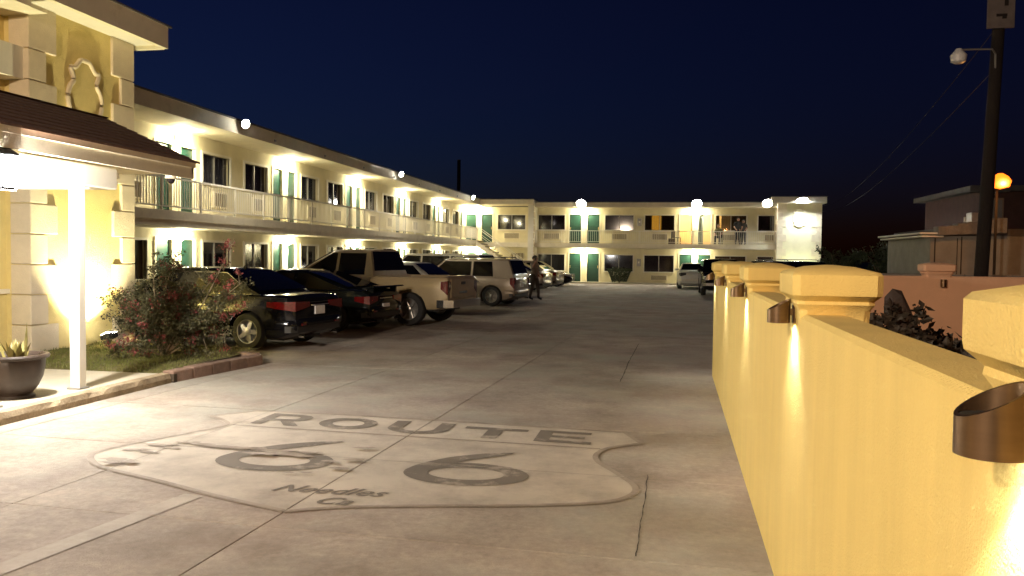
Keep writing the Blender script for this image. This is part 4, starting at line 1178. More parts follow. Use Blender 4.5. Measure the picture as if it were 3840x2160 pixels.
    if plate:
        pz = plate_z or (ztop(.05) - .22)
        q = MB(); q.bbox(X(-.022), X(.004), -.155, .155, pz - .075, pz + .075, .004); q.build('licence_plate', MAT['plate'], o)
    if bumper:
        bm_, z0, z1, ext = bumper
        for end in (-1, 1):
            q = MB(); 
            for z_, e_ in ((z0, ext), (z1, ext)): pass
            pts = [(.25, hw(.25) + .02), (.08, hw(.08) + .03), (-ext, hw(0) * .95), (-ext - .02, hw(0) * .5), (-ext - .02, -hw(0) * .5), (-ext, -hw(0) * .95), (.08, -hw(.08) - .03), (.25, -hw(.25) - .02)]
            poly = [(X(d) if end < 0 else X(L - d), y) for d, y in pts]
            q.prism(poly, z0, z1); q.build('bumper', MAT[bm_], o)
    else:
        for end in (-1, 1):           # dark lower valance and a bumper crease
            q = MB(); pts = [(.16, hw(.16) + .006), (.06, hw(.06) + .006), (-.008, hw(0) * .9), (-.008, -hw(0) * .9), (.06, -hw(.06) - .006), (.16, -hw(.16) - .006)]
            poly = [(X(d) if end < 0 else X(L - d), y) for d, y in pts]; q.prism(poly, zlow + .13, zlow + .24); q.build('valance', MAT['plastic'], o)
    if not bumper:
        q = MB(); pts = [(.30, hw(.30) + .010), (.12, hw(.12) + .016), (.02, hw(.02) + .010), (-.030, hw(0) * .88), (-.036, hw(0) * .5), (-.036, -hw(0) * .5), (-.030, -hw(0) * .88), (.02, -hw(.02) - .010), (.12, -hw(.12) - .016), (.30, -hw(.30) - .010)]
        zb_ = zlow + .245; zt_ = zlow + .37
        v0 = [(X(d), y, zb_) for d, y in pts]; v1 = [(X(d), y, (zb_ + zt_) / 2 + .02) for d, y in pts]; v2 = [(X(d + .03), y * .97, zt_) for d, y in pts]; kk = len(pts)
        q.add(v0 + v1 + v2, [(i, i + 1, kk + i + 1, kk + i) for i in range(kk - 1)] + [(kk + i, kk + i + 1, 2 * kk + i + 1, 2 * kk + i) for i in range(kk - 1)] + [tuple(range(kk))[::-1], tuple(range(2 * kk, 3 * kk))]); q.build('rear_bumper', paint, o, 40)
        zz_ = ztop(.05) - .075
        q = MB(); q.box(X(-.006), X(.02), -W * .34, W * .34, zz_, zz_ + .010); q.build('boot_seam', MAT['seam'], o)
        q = MB(); q.bbox(X(-.020), X(.01), -W * .16, W * .16, zz_ - .055, zz_ - .030, .006); q.build('chrome_strip', MAT['chrome'], o)
        for y in (-W * .30, W * .30):
            q = MB(); q.bbox(X(-.042), X(-.02), y - .07, y + .07, zb_ + .005, zb_ + .04, .004); q.build('reflector', MAT['redlens'], o)
            q = MB(); q.lathe([(.032, -.05), (.032, .06), (.024, .06), (.024, -.05)], 12, (X(-.0), y * 1.0, zlow + .06), axis='x', cap=False); q.build('exhaust', MAT['chrome'], o)
    if bed:
        q = MB(); q.bbox(X(-.016), X(.02), -hw(0) * .80, hw(0) * .80, zlow + .30, ztop(.05) - .05, .014); tg = q.build('tailgate', paint, o)
        q = MB(); q.bbox(X(-.030), X(-.01), -.13, .13, ztop(.05) - .20, ztop(.05) - .13, .01); q.build('handle', MAT['plastic'], tg)
        q = MB(); q.bbox(X(-.022), X(-.01), -.26, .26, ztop(.05) - .42, ztop(.05) - .36, .005); q.build('badge_strip', MAT['chrome'], tg)
    if spoiler:
        q = MB(); zt = ztop(.1)
        q.prism([(X(-.10), zt + .10), (X(-.06), zt + .125), (X(.22), zt + .075), (X(.20), zt + .045)], -W * .40, W * .40, P=lambda x, z, y: (x, y, z)); q.build('spoiler', paint, o, 30)
        for y in (-W * .3, W * .3):
            q = MB(); q.box(X(.02), X(.16), y - .03, y + .03, zt - .03, zt + .08); q.build('spoiler_foot', paint, o)
    if antenna:
        q = MB(); q.prism([(X(xrt + .02), H - .01), (X(xrt + .10), H - .01), (X(xrt + .02), H + .06)], -.025, .025, P=lambda x, z, y: (x, y, z)); q.build('antenna_fin', MAT['plastic'], o)
    if rack:
        for s in (-1, 1):
            q = MB(); yy_ = s * (twid - .10); q.tube([(X(xrt + .15), yy_, H - .01), (X(xrt + .2), yy_, H + .05), (X(xft - .3), yy_, H + .05), (X(xft - .2), yy_, H)], .016); q.build('roof_rail', MAT['chrome'], o, 60)
    for xs_ in seams:
        for s in (-1, 1):
            q = MB(); pr = [p for p in sect(xs_)[3:8]]
            vs = []
            for y, z in pr: vs += [(X(xs_ - .006), s * (y + .003), z), (X(xs_ + .006), s * (y + .003), z)]
            q.add(vs, [(2 * i, 2 * i + 1, 2 * i + 3, 2 * i + 2) for i in range(len(pr) - 1)]); q.build('door_seam', MAT['seam'], o)
    for hx in handles:
        for s in (-1, 1):
            zt = ztop(hx); yy_ = s * (hw(hx) * .99)
            q = MB(); q.bbox(X(hx - .10), X(hx + .10), min(yy_ - s * .02, yy_ + s * .028), max(yy_ - s * .02, yy_ + s * .028), zt - .19, zt - .145, .012); q.build('door_handle', MAT['plastic'] if metalh else MAT['chrome'], o)
    for s in (-1, 1):                 # mirrors
        q = MB(); xm = xfb - .35; q.bbox(X(xm - .07), X(xm + .07), min(s * (bwid), s * (bwid + .22)), max(s * bwid, s * (bwid + .22)), belt + .0, belt + .14, .03); q.build('mirror', paint, o)
    tm, rm = wheel_meshes(r, .22, spokes)
    for xa in (ra, fa):
        for s in (-1, 1):
            w = bpy.data.objects.new('wheel', tm); COL.objects.link(w); w.parent = o
            w.location = (X(xa), s * (W / 2 - .115 + flare), r)
            if s < 0: w.rotation_euler = (0, 0, math.pi)
            w.rotation_euler.y = random.uniform(0, 1)
            q = bpy.data.objects.new('rim', rm); COL.objects.link(q); q.parent = w
    q = MB(); q.box(X(.35), X(L - .35), -W / 2 + .32, W / 2 - .32, zlow - .03, zlow + .15); q.build('underbody', MAT['plastic'], o)
    return o
metalh = False
def side_wins(gh, belt, H, splits, zlo=.03, zhi=.09, rear_q=.10, front_q=.12):
    """side glass between rear pillar and windscreen pillar, split by pillars"""
    xrb, xrt, xft, xfb = gh
    z0, z1 = belt + zlo, H - zhi
    k = (z1 - belt) / (H - belt)
    xr0, xr1 = xrb + rear_q + .12, xrb + (xrt - xrb) * k + rear_q
    xf0, xf1 = xfb - front_q - .10, xfb - (xfb - xft) * k - front_q
    out = []
    ed = [None] + list(splits) + [None]
    for i in range(len(ed) - 1):
        a0, a1 = (xr0, xr1) if ed[i] is None else (ed[i] + .04, ed[i] + .03)
        b0, b1 = (xf0, xf1) if ed[i + 1] is None else (ed[i + 1] - .04, ed[i + 1] - .05)
        out.append([(a0, z0), (b0, z0), (b1, z1), (a1, z1)])
    return out
PI = math.pi
RA = PI - R(9)
sed_top = [(0, .74), (.03, .90), (.12, .965), (.4, .985), (.9, .98), (1.2, .955), (2.2, .94), (3.2, .935), (3.45, .94), (4.1, .84), (4.5, .72), (4.66, .60), (4.72, .50)]
gh = (.62, 1.55, 2.75, 3.55)
blackp = carpaint('black_paint', (.006, .006, .008))
vehicle('black_sedan', 'glossy black sedan with silver wheels and red tail lamp beside the bougainvillea', 'car', blackp, 4.72, 1.80, .33, .90, 3.75, sed_top, gh, 1.44, .95,
        (-7.12, 13.48), RA, wins=side_wins(gh, .95, 1.44, (1.72, 2.62)), spokes=5, tl=(.70, .87, .48, .42), hl=(.58, .74, .55, .45), antenna=True, seams=(1.65, 2.60, 3.5), trimwin=True, handles=(1.85, 2.78), plate_z=.70)
cou_top = [(0, .70), (.04, .86), (.15, .925), (.5, .95), (1.0, .93), (2.2, .90), (3.1, .90), (3.4, .90), (4.0, .80), (4.35, .68), (4.45, .55)]
gh = (.40, 1.75, 2.45, 3.35)
vehicle('black_coupe', 'black low sloping coupe with a rear wing parked between sedan and pickup', 'car', carpaint('black_paint_green', (.008, .010, .010)), 4.45, 1.76, .325, .82, 3.45, cou_top, gh, 1.36, .91,
        (-7.02, 17.10), RA, wins=side_wins(gh, .91, 1.36, (1.9,)), spokes=6, tl=(.62, .80, .30, .50), hl=(.55, .72, .5, .5), spoiler=True, seams=(1.8, 3.2), handles=(1.95,), plate_z=.55)
tr_top = [(0, 1.16), (.03, 1.20), (.10, 1.205), (1.9, 1.205), (2.0, 1.18), (3.9, 1.18), (4.2, 1.19), (4.4, 1.19), (5.2, 1.10), (5.55, 1.02), (5.72, .92), (5.80, .75)]
gh = (1.98, 2.14, 3.15, 4.25)
metalh = True
vehicle('pickup_truck', 'pale gold crew cab pickup truck with chrome bumper and open bed', 'pickup', carpaint('gold_paint', (.36, .29, .175), .15, .25), 5.80, 1.98, .41, 1.00, 4.62, tr_top, gh, 1.84, 1.19,
        (-5.98, 19.20), RA, zlow=.38, wins=side_wins(gh, 1.19, 1.84, (3.02,), zlo=.02, zhi=.10, rear_q=.13), spokes=6, rounding=.07, tl=(.76, 1.10, .16, .80), hl=(.78, 1.0, .3, .6), bed=(.10, 1.86, .72, 1.5), bumper=('chrome', .46, .64, .14), seams=(2.05, 3.05, 4.15), handles=(2.25, 3.2), plate_z=.55, gw=.93, rw=.76)
metalh = False
gh = (.75, 1.40, 2.85, 3.60)
vehicle('white_sedan', 'white sedan with rounded roof half hidden beyond the pickup bed', 'car', carpaint('white_paint_car', (.48, .46, .42)), 4.85, 1.85, .33, 1.1, 3.95, [(p[0] * 1.027, p[1] + .09) for p in sed_top], gh, 1.50, 1.04,
        (-6.95, 23.2), RA, wins=side_wins(gh, 1.04, 1.50, (1.85, 2.75)), tl=(.75, .95, .4, .45), hl=(.6, .8, .5, .5), plate_z=.78)
wag_top = [(0, .90), (.03, .98), (.10, 1.0), (1.0, 1.0), (2.5, .99), (3.1, .99), (3.3, .98), (3.9, .88), (4.15, .75), (4.25, .58)]
gh = (.02, .24, 2.55, 3.35)
vehicle('silver_wagon', 'boxy silver gold wagon with tall tail lamps in the parking row', 'car', carpaint('champagne_paint', (.27, .225, .175), .35, .25), 4.25, 1.76, .345, .80, 3.40, wag_top, gh, 1.62, 1.0,
        (-5.69, 27.6), RA, wins=side_wins(gh, 1.0, 1.62, (1.55,), zlo=.02, zhi=.10, rear_q=.62), spokes=6, rounding=.09, tl=(.60, .99, .14, .82), hl=(.62, .82, .4, .5), rack=True, seams=(1.5, 2.6), handles=(1.35, 2.4), plate_z=.72, gw=.93, rw=.80)
gh = (.10, .35, 3.3, 4.2)
vehicle('white_van', 'white tall van roof rising behind the silver wagon', 'van', carpaint('van_white', (.46, .44, .39)), 4.9, 1.9, .34, 1.0, 3.9, [(0, 1.0), (.05, 1.08), (3.9, 1.08), (4.5, 1.0), (4.8, .85), (4.9, .6)], gh, 1.78, 1.08,
        (-7.5, 30.6), RA, wins=side_wins(gh, 1.08, 1.78, (1.5, 2.7)), tl=(.8, 1.05, .15, .75), hl=(.6, .85, .4, .5), rounding=.08, gw=.94, rw=.84)
gh = (.62, 1.55, 2.75, 3.55)
vehicle('dark_sedan', 'dark sedan with bright window trim behind the standing man', 'car', carpaint('dark_blue_paint', (.014, .013, .02)), 4.72, 1.80, .325, 1.08, 3.85, sed_top, gh, 1.46, .95,
        (-6.75, 34.2), RA, wins=side_wins(gh, .95, 1.46, (1.72, 2.62)), tl=(.70, .87, .42, .45), hl=(.58, .74, .55, .45), trimwin=True)
vehicle('silver_sedan', 'silver sedan beyond the dark sedan near the corner', 'car', carpaint('silver_paint', (.38, .36, .33), .4), 4.72, 1.80, .325, 1.08, 3.85, sed_top, gh, 1.47, .95,
        (-6.65, 39.2), RA, wins=side_wins(gh, .95, 1.47, (1.72, 2.62)), tl=(.70, .90, .42, .45), hl=(.58, .74, .55, .45), trimwin=True)
vehicle('bronze_sedan', 'bronze sedan parked between the silver sedan and the last black car', 'car', carpaint('bronze_paint', (.24, .20, .16), .4), 4.72, 1.80, .325, 1.08, 3.85, sed_top, gh, 1.49, .95,
        (-6.55, 43.3), RA, wins=side_wins(gh, .95, 1.49, (1.72, 2.62)), tl=(.70, .90, .42, .45), hl=(.58, .74, .55, .45), trimwin=True)
vehicle('black_hatchback', 'black car with glinting head lamps ending the parked row at the corner', 'car', blackp, 4.72, 1.80, .325, 1.08, 3.85, sed_top, gh, 1.45, .95,
        (-5.1 - 2.36, 48.3, 0), 0, wins=side_wins(gh, .95, 1.45, (1.72, 2.62)), tl=(.70, .90, .42, .45), hl=(.58, .74, .55, .45))
ghw = (.85, 1.40, 2.85, 3.70)
vehicle('parked_white_sedan', 'white sedan seen from behind, nose to the far wing', 'car', carpaint('white_paint_two', (.66, .65, .60)), 5.1, 1.82, .33, 1.2, 4.1, [(p[0] * 1.08, p[1] + .04) for p in sed_top], ghw, 1.45, .99,
        (1.78, 46.6 + 2.55, 0), PI / 2, wins=side_wins(ghw, .99, 1.45, (1.9, 2.8)), tl=(.72, .93, .2, .62), hl=(.6, .8, .5, .5), lens='plastic', plate_z=.80, bumper=('white', .46, .58, .05))
suv_top = [(0, 1.0), (.03, 1.06), (.10, 1.08), (3.2, 1.07), (3.5, 1.06), (4.2, 1.0), (4.5, .88), (4.62, .65)]
ghs = (.06, .40, 2.75, 3.55)
vehicle('dark_suv', 'dark sport utility car with chrome nose just past the end of the yellow wall', 'car', carpaint('black_suv_paint', (.010, .010, .012)), 4.62, 1.86, .36, .9, 3.6, suv_top, ghs, 1.70, 1.08,
        (2.72, 38.6 + 2.31, 0), -PI / 2, zlow=.28, wins=side_wins(ghs, 1.08, 1.70, (1.5, 2.5)), tl=(.7, 1.0, .15, .75), hl=(.72, .92, .4, .45), bumper=('chrome', .48, .60, .04), gw=.93, rw=.80)
vehicle('black_suv', 'black car roof showing over the yellow wall by the floodlit tower', 'car', blackp, 4.62, 1.86, .36, .9, 3.6, suv_top, ghs, 1.66, 1.05,
        (4.9, 31.5, 0), R(-62), zlow=.25, wins=side_wins(ghs, 1.05, 1.66, (1.5, 2.5)), tl=(.7, 1.0, .15, .75), hl=(.70, .90, .4, .45), rack=True, gw=.93, rw=.80)

# ================================================================== PLANTS
MAT['leaf'] = M('bougainvillea_leaf', (.066, .062, .024), .6, .5, 9)
MAT['bract'] = M('bougainvillea_bract', (.20, .042, .038), .6, .5, 7)
MAT['stemwood'] = M('stem_wood', (.22, .17, .11), .85, .25, 9)
MAT['hedge'] = M('shrub_leaf', (.045, .065, .03), .6, .4, 5)
def leaf_quad(b, p, s, rg, mi=0):
    n = Vector((rg.gauss(0, 1), rg.gauss(0, 1), rg.gauss(0, 1) + .5)).normalized()
    a = n.orthogonal().normalized(); a = Matrix.Rotation(rg.uniform(0, 6.28), 3, n) @ a; c = n.cross(a)
    p = Vector(p)
    b.add([p - a * s, p + c * s * .55 + n * s * .15, p + a * s, p - c * s * .55 + n * s * .15], [(0, 1, 2, 3)], mi)
def bush(name, label, cat, base, branches, leaf_n, bract_tips, seed, leafmat, bractmat=None, ls=.035, clump=.26, group=None, stem_r=.018):
    o = thing(name, label, cat, base, 0, group); rg = random.Random(seed)
    st_ = MB(); lf = MB(); fl_ = MB()
    for bi, (tip, bend, dens, col) in enumerate(branches):
        tip = Vector(tip); mid = tip * .5 + Vector(bend)
        pts = catmull([(0, 0, 0), tuple(mid), tuple(tip)], 5)
        rs = [stem_r * (1 - .75 * i / (len(pts) - 1)) for i in range(len(pts))]
        st_.tube(pts, rs, 6)
        ncl = max(4, int(leaf_n * dens / 42))
        for _c in range(ncl):
            t = rg.uniform(.22, 1.02) ** .8; k = min(len(pts) - 1, int(t * (len(pts) - 1))); c = Vector(pts[k])
            cen = c + Vector((rg.gauss(0, 1), rg.gauss(0, 1), rg.gauss(0, .85))) * clump * (.35 + .3 * rg.random())
            red = col > 0 and (rg.random() < col * (.06 + .62 * t ** 2))
            sg_ = clump * rg.uniform(.14, .30)
            for _ in range(42):
                q = cen + Vector((rg.gauss(0, 1), rg.gauss(0, 1), rg.gauss(0, .8))) * sg_
                if q.z < -.02: q.z = rg.uniform(0, .1)
                leaf_quad(fl_ if red and rg.random() < .9 else lf, q, ls * rg.uniform(.6, 1.4), rg)
            if _c % 3 == 0: st_.tube([tuple(c), tuple(cen)], [stem_r * .3, stem_r * .15], 4)
    st_.build('stem', MAT['stemwood'], o, 60)
    lf.build('foliage', leafmat, o)
    if fl_.v: fl_.build('flowers', bractmat, o)
    return o
BR = [((-.55, .35, 1.05), (0, 0, .2), 1.2, .10), ((.05, .25, 1.55), (-.1, 0, .1), .8, .55), ((-.9, .1, .85), (0, 0, .25), .5, .5), ((.35, .3, 1.05), (0, 0, .2), 1.3, .75),
      ((.85, .55, 1.80), (.05, 0, -.1), .30, 1.0), ((.95, .65, 1.15), (.1, 0, .15), .7, .7), ((.75, .5, .65), (.1, 0, .2), 1.0, .35), ((-.35, -.1, .7), (0, 0, .2), 1.5, .12), ((.1, -.35, .65), (0, 0, .25), 1.5, .3),
      ((.55, 0, .55), (0, 0, .2), 1.5, .25), ((-.85, .3, .55), (0, 0, .2), 1.2, .05), ((-1.1, .35, .8), (0, 0, .2), .35, .75), ((-.15, .3, 1.35), (0, 0, .15), .9, .5), ((-.25, .1, 1.75), (-.05, 0, .0), .30, .05), ((-.30, -.75, .22), (0, 0, .1), .6, .85), ((.85, .7, .9), (0, 0, .2), .5, .6), ((.6, .6, 1.35), (0, 0, .1), .5, .5), ((.2, 0, .95), (0, 0, .2), 1.0, .5), ((.85, .35, .35), (0, 0, .1), .9, .3)]
bush('bougainvillea_bush', 'sprawling bougainvillea with red bracts in the brick edged bed', 'bush', (-7.35, 11.25, .12), BR, 1700, None, 21, MAT['leaf'], MAT['bract'], .020, .20)
# clipped shrub in front of the far wing
o = thing('clipped_shrub', 'dark clipped shrub flaring upward below a far wing window', 'shrub', (-2.78, 55.0, .06))
b = MB(); rg = random.Random(9)
for _ in range(2600):
    z = rg.random(); rr_ = (.42 + .34 * z) * (1 if rg.random() < .75 else rg.random()); a = rg.uniform(0, 6.28)
    leaf_quad(b, (rr_ * math.cos(a) * 1.1, rr_ * math.sin(a) * .8, .08 + z * .95 - (.10 * (rr_ / .76) ** 2 if z > .85 else 0)), rg.uniform(.035, .065), rg)
b.build('foliage', MAT['hedge'], o)
b = MB(); b.tube([(0, 0, -.02), (0, 0, .7)], [.05, .03], 8); b.build('stem', MAT['stemwood'], o)
# far shrubs on the right
for k, (x, y, s, lab) in enumerate(((7.6, 38, .85, 'dark leafy shrub next to the far tower beyond the walls'), (9.3, 37, 1.15, 'bushy oleander with pale leaf tips behind the low block wall'), (10.9, 37.5, 1.1, 'dark oleander bush beside the neighbour house'), (12.3, 39, 1.2, 'dark tall shrub behind the neighbour house corner'))):
    br = []; rg2 = random.Random(40 + k)
    for _ in range(12):
        a = rg2.uniform(0, 6.28); q = rg2.uniform(.3, 1.2); br.append(((q * math.cos(a) * 1.25, q * math.sin(a), rg2.uniform(1.2, 2.35) * s), (0, 0, .3), 1.0, 0))
    bush('oleander_bush', lab, 'bush', (x, y, 0), br, 260, None, 60 + k, MAT['hedge'], None, .07, .55, stem_r=.03)
MAT['darkplant'] = M('dark_succulent', (.030, .022, .014), .6, .4, 8)
for k, (x, y, sc, lab) in enumerate(((1.62, 5.35, .62, 'dark low bushy plant at the street end of the raised bed'), (1.85, 6.3, .66, 'dark spreading plant in the middle of the raised bed'), (2.05, 7.2, .62, 'dark low plant by the pointed stone in the raised bed'))):
    br = []; rg2 = random.Random(80 + k)
    for _ in range(13):
        a = rg2.uniform(0, 6.28); q = rg2.uniform(.1, .55); br.append(((q * math.cos(a), q * math.sin(a) * 1.1, rg2.uniform(.55, 1.05) * sc), (0, 0, .1), 1.0, 0))
    bush('bed_plant', lab, 'plant', (x, y, .52), br, 300, None, 90 + k, MAT['darkplant'], None, .035, .22, stem_r=.014)
# potted plant on the porch walk
pt = thing('potted_plant', 'brown round planter with spiky succulent leaves on the porch walk', 'potted plant', (-6.86, 7.78, .118))
b = MB(); b.lathe([(.001, 0), (.20, 0), (.20, .03), (.175, .05), (.23, .12), (.275, .22), (.295, .32), (.30, .40), (.295, .415), (.335, .425), (.345, .45), (.335, .468), (.30, .468), (.285, .44), (.28, .40), (.001, .395)], 36); b.build('pot', MAT['pot'], pt, 45)
b = MB(); b.lathe([(.279, .402), (.15, .41), (.001, .415)], 24, cap=False); b.build('soil', MAT['soil'], pt)
MAT['succulent'] = M('succulent_leaf', (.20, .17, .05), .55, .3, 9)
rg = random.Random(2)
for k in range(26):
    a = rg.uniform(0, 6.28); q = rg.uniform(.0, .2); h = rg.uniform(.10, .22) if k else .42; ln = rg.uniform(.03, .12)
    b = MB(); p0 = Vector((q * math.cos(a), q * math.sin(a), .41)); d = Vector((math.cos(a) * ln, math.sin(a) * ln, h)); sd = Vector((-math.sin(a), math.cos(a), 0)) * rg.uniform(.014, .026)
    up_ = Vector((math.cos(a), math.sin(a), 0)) * .008
    b.add([p0 - sd, p0 + sd, p0 + d * .5 + sd * 1.25, p0 + d * .5 - sd * 1.25, p0 + d, p0 + up_, p0 + d * .5 + up_], [(0, 5, 6, 3), (5, 1, 2, 6), (3, 6, 4), (6, 2, 4), (0, 3, 2, 1), (3, 4, 2)])
    b.build('leaf', MAT['succulent'], pt, 60)
MAT['rockpale'] = M('pale_stone', (.46, .40, .30), .85, .2, 9, .2, 40)
for k in range(9):
    x, y = -8.72 + .12 * (k % 4) + random.uniform(-.03, .03), 12.15 + .14 * (k // 4) + random.uniform(-.03, .03)
    me = rocks[k % 6].copy(); me.materials.clear(); me.materials.append(MAT['rockpale'])
    r_ = bpy.data.objects.new('stone', me); COL.objects.link(r_); r_.location = (x, y, lawn_z(x, y) + .05); r_.scale = (.075, .06, .055); r_.rotation_euler = (0, 0, k)
    tag(r_, 'pale cobble in the small heap at the tower foot beside the bougainvillea', 'stone', 'cobbles heaped at the tower foot')

# ================================================================== PEOPLE
MAT['skin'] = M('skin', (.36, .20, .13), .55, .08, 8)
MAT['hair'] = M('dark_hair', (.02, .014, .010), .6, .2, 20)
def person(label, loc, rz, joints, shirt, trousers, hair_len=.0, shoes=(.02, .02, .02), bald=False):
    """joints: name -> position in the figure's own frame (facing -Y), metres"""
    J = {k: Vector(v) for k, v in joints.items()}
    vs, es, rs = [], [], []
    def V(p, r): vs.append(tuple(p)); rs.append(r); return len(vs) - 1
    def E_(a, c): es.append((a, c))
    pel = V(J['pelvis'], (.145, .105)); wai = V(J['pelvis'].lerp(J['chest'], .45), (.13, .095)); che = V(J['chest'], (.155, .11)); nb_ = V(J['neck'], (.06, .06)); hd0 = V(J['head'] - Vector((0, 0, .09)), (.062, .07)); hd1 = V(J['head'], (.078, .095)); hd2 = V(J['head'] + Vector((0, .005, .075)), (.068, .08))
    for a, c in ((pel, wai), (wai, che), (che, nb_), (nb_, hd0), (hd0, hd1), (hd1, hd2)): E_(a, c)
    nose = V(J['head'] + Vector((0, -.105, -.015)), (.014, .016)); E_(hd1, nose)
    for s in ('l', 'r'):
        sx = 1 if s == 'l' else -1
        ear = V(J['head'] + Vector((sx * .085, .01, -.01)), (.012, .022)); E_(hd1, ear)
        sh_ = V(J[s + 'sho'], (.062, .062)); E_(che, sh_)
        el = V(J[s + 'elb'], (.044, .044)); E_(sh_, el)
        wr = V(J[s + 'wri'], (.029, .029)); E_(el, wr)
        d = (J[s + 'wri'] - J[s + 'elb']).normalized(); side = d.orthogonal().normalized(); nn = d.cross(side)
        pa = V(J[s + 'wri'] + d * .07, (.036, .020)); E_(wr, pa)
        for k in range(4):
            f0 = V(J[s + 'wri'] + d * .10 + side * (.024 - .016 * k), (.010, .010)); E_(pa, f0)
            f1 = V(J[s + 'wri'] + d * (.15 + .012 * (1.5 - abs(k - 1.5))) + side * (.027 - .018 * k) + nn * .02, (.008, .008)); E_(f0, f1)
        t0 = V(J[s + 'wri'] + d * .055 + side * .045, (.011, .011)); E_(pa, t0); t1 = V(J[s + 'wri'] + d * .095 + side * .06, (.009, .009)); E_(t0, t1)
        hp = V(J[s + 'hip'], (.098, .10)); E_(pel, hp); kn = V(J[s + 'kne'], (.063, .063)); E_(hp, kn); an = V(J[s + 'ank'], (.043, .046)); E_(kn, an)
        fv = Vector(joints.get(s + 'toe', J[s + 'ank'] + Vector((0, -.17, -.045)))); ft = V(fv, (.04, .032)); E_(an, ft)
    me = bpy.data.meshes.new('b'); me.from_pydata(vs, es, []); o_ = bpy.data.objects.new('b', me); COL.objects.link(o_)
    md = o_.modifiers.new('s', 'SKIN'); md.branch_smoothing = .3
    for i, sv in enumerate(me.skin_vertices[0].data): sv.radius = tuple(q * (1.18 if max(rs[i]) > .04 and i > 2 else 1.12) for q in rs[i]); sv.use_root = (i == 0)
    sd = o_.modifiers.new('d', 'SUBSURF'); sd.levels = 2; sd.render_levels = 2
    bm_ = bpy.data.meshes.new_from_object(o_.evaluated_get(bpy.context.evaluated_depsgraph_get()))
    bpy.data.objects.remove(o_)
    root = thing('person', label, 'person', loc, rz)
    ms = [MAT['skin'], shirt, trousers, MAT['plastic']]
    for m in ms: bm_.materials.append(m)
    zneck = J['neck'].z - .005; belt_ = J['pelvis'].z + .03
    for p in bm_.polygons:
        c = p.center
        near = lambda a, q, r: (c - q).length < r
        def seg(a, q):
            t = max(0, min(1, (c - a).dot(q - a) / (q - a).length_squared)); return (c - (a + (q - a) * t)).length
        dl = min(seg(J['lhip'], J['lkne']), seg(J['rhip'], J['rkne']), seg(J['lkne'], J['lank']), seg(J['rkne'], J['rank']))
        dt = min(seg(J['pelvis'], J['chest']), seg(J['chest'], J['neck']) + .0, seg(J['lsho'], J['lsho'].lerp(J['lelb'], .75)), seg(J['rsho'], J['rsho'].lerp(J['relb'], .75)))
        da = min(seg(J['lsho'].lerp(J['lelb'], .8), J['lwri']), seg(J['rsho'].lerp(J['relb'], .8), J['rwri']), (c - J['lwri']).length - .08, (c - J['rwri']).length - .08)
        dh = (c - J['head']).length - .03
        df = min((c - J['lank'] - Vector((0, -.07, -.03))).length, (c - J['rank'] - Vector((0, -.07, -.03))).length)
        best = min((dh, 0), (da + .02, 0), (dt, 1), (dl + .01, 2))
        p.material_index = 3 if df < .13 and c.z < min(J['lank'].z, J['rank'].z) + .05 else best[1]
    bm_.shade_smooth()
    body = bpy.data.objects.new('body', bm_); COL.objects.link(body); body.parent = root
    if not bald:
        hb = MB(); hc = J['head'] + Vector((0, .022, .03)); vs2 = []
        bm = bmesh.new(); bmesh.ops.create_icosphere(bm, subdivisions=3, radius=1)
        for v in bm.verts:
            q = v.co.copy()
            k = 1 + .05 * mnoise.noise(q * 4)
            z = q.z * .105 if q.z > 0 else q.z * (.07 + hair_len)
            v.co = hc + Vector((q.x * .096 * k, q.y * .112 * k + (.02 if q.z < 0 else 0), z))
        dead = [v for v in bm.verts if (v.co - J['head']).y < -.045 and v.co.z < J['head'].z + .055]
        bmesh.ops.delete(bm, geom=dead, context='VERTS')
        mh = bpy.data.meshes.new('hair'); bm.to_mesh(mh); bm.free(); mh.shade_smooth()
        link_mesh('hair', mh, MAT['hair'], root)
    for sx in (-1, 1):
        e = MB(); e.lathe([(.001, -.012), (.010, -.008), (.013, 0), (.010, .008), (.001, .012)], 10, tuple(J['head'] + Vector((sx * .032, -.088, .012)))); e.build('eye', MAT['plastic'], root, 60)
    m_ = MB(); m_.bbox(-.026, .026, -.004, .004, -.006, .006, .002); q = m_.build('mouth', MAT['bract'], root); q.location = J['head'] + Vector((0, -.088, -.058))
    return root
stand = dict(pelvis=(0, 0, .95), chest=(0, 0, 1.30), neck=(0, -.01, 1.48), head=(0, -.03, 1.64), lsho=(.19, 0, 1.41), rsho=(-.19, 0, 1.41), lelb=(.25, .02, 1.12), relb=(-.25, .02, 1.12), lwri=(.25, -.10, .90), rwri=(-.25, -.10, .90), lhip=(.10, 0, .90), rhip=(-.10, 0, .90), lkne=(.11, -.02, .50), rkne=(-.11, -.02, .50), lank=(.12, .03, .085), rank=(-.12, .03, .085))
cl = lambda n, c: M(n, c, .85, .15, 14, .1, 60)
ph = dict(stand); ph.update(relb=(-.33, -.14, 1.22), rwri=(-.13, -.17, 1.52), lelb=(.27, .06, 1.13), lwri=(.20, -.12, .98), lank=(.15, -.10, .085), rank=(-.13, .12, .085), lkne=(.13, -.08, .50), rkne=(-.11, .02, .50), head=(-.02, -.05, 1.63))
pm = person('man in grey tee shirt standing behind the silver wagon with a phone', (-4.95, 32.2, 0), R(60), ph, cl('grey_tee', (.30, .26, .21)), cl('dark_trousers', (.09, .075, .06)))
b = MB(); b.bbox(-.012, .012, -.04, .04, -.075, .075, .006); p_ = b.build('phone', MAT['plastic'], pm); p_.location = (-.115, -.13, 1.62)
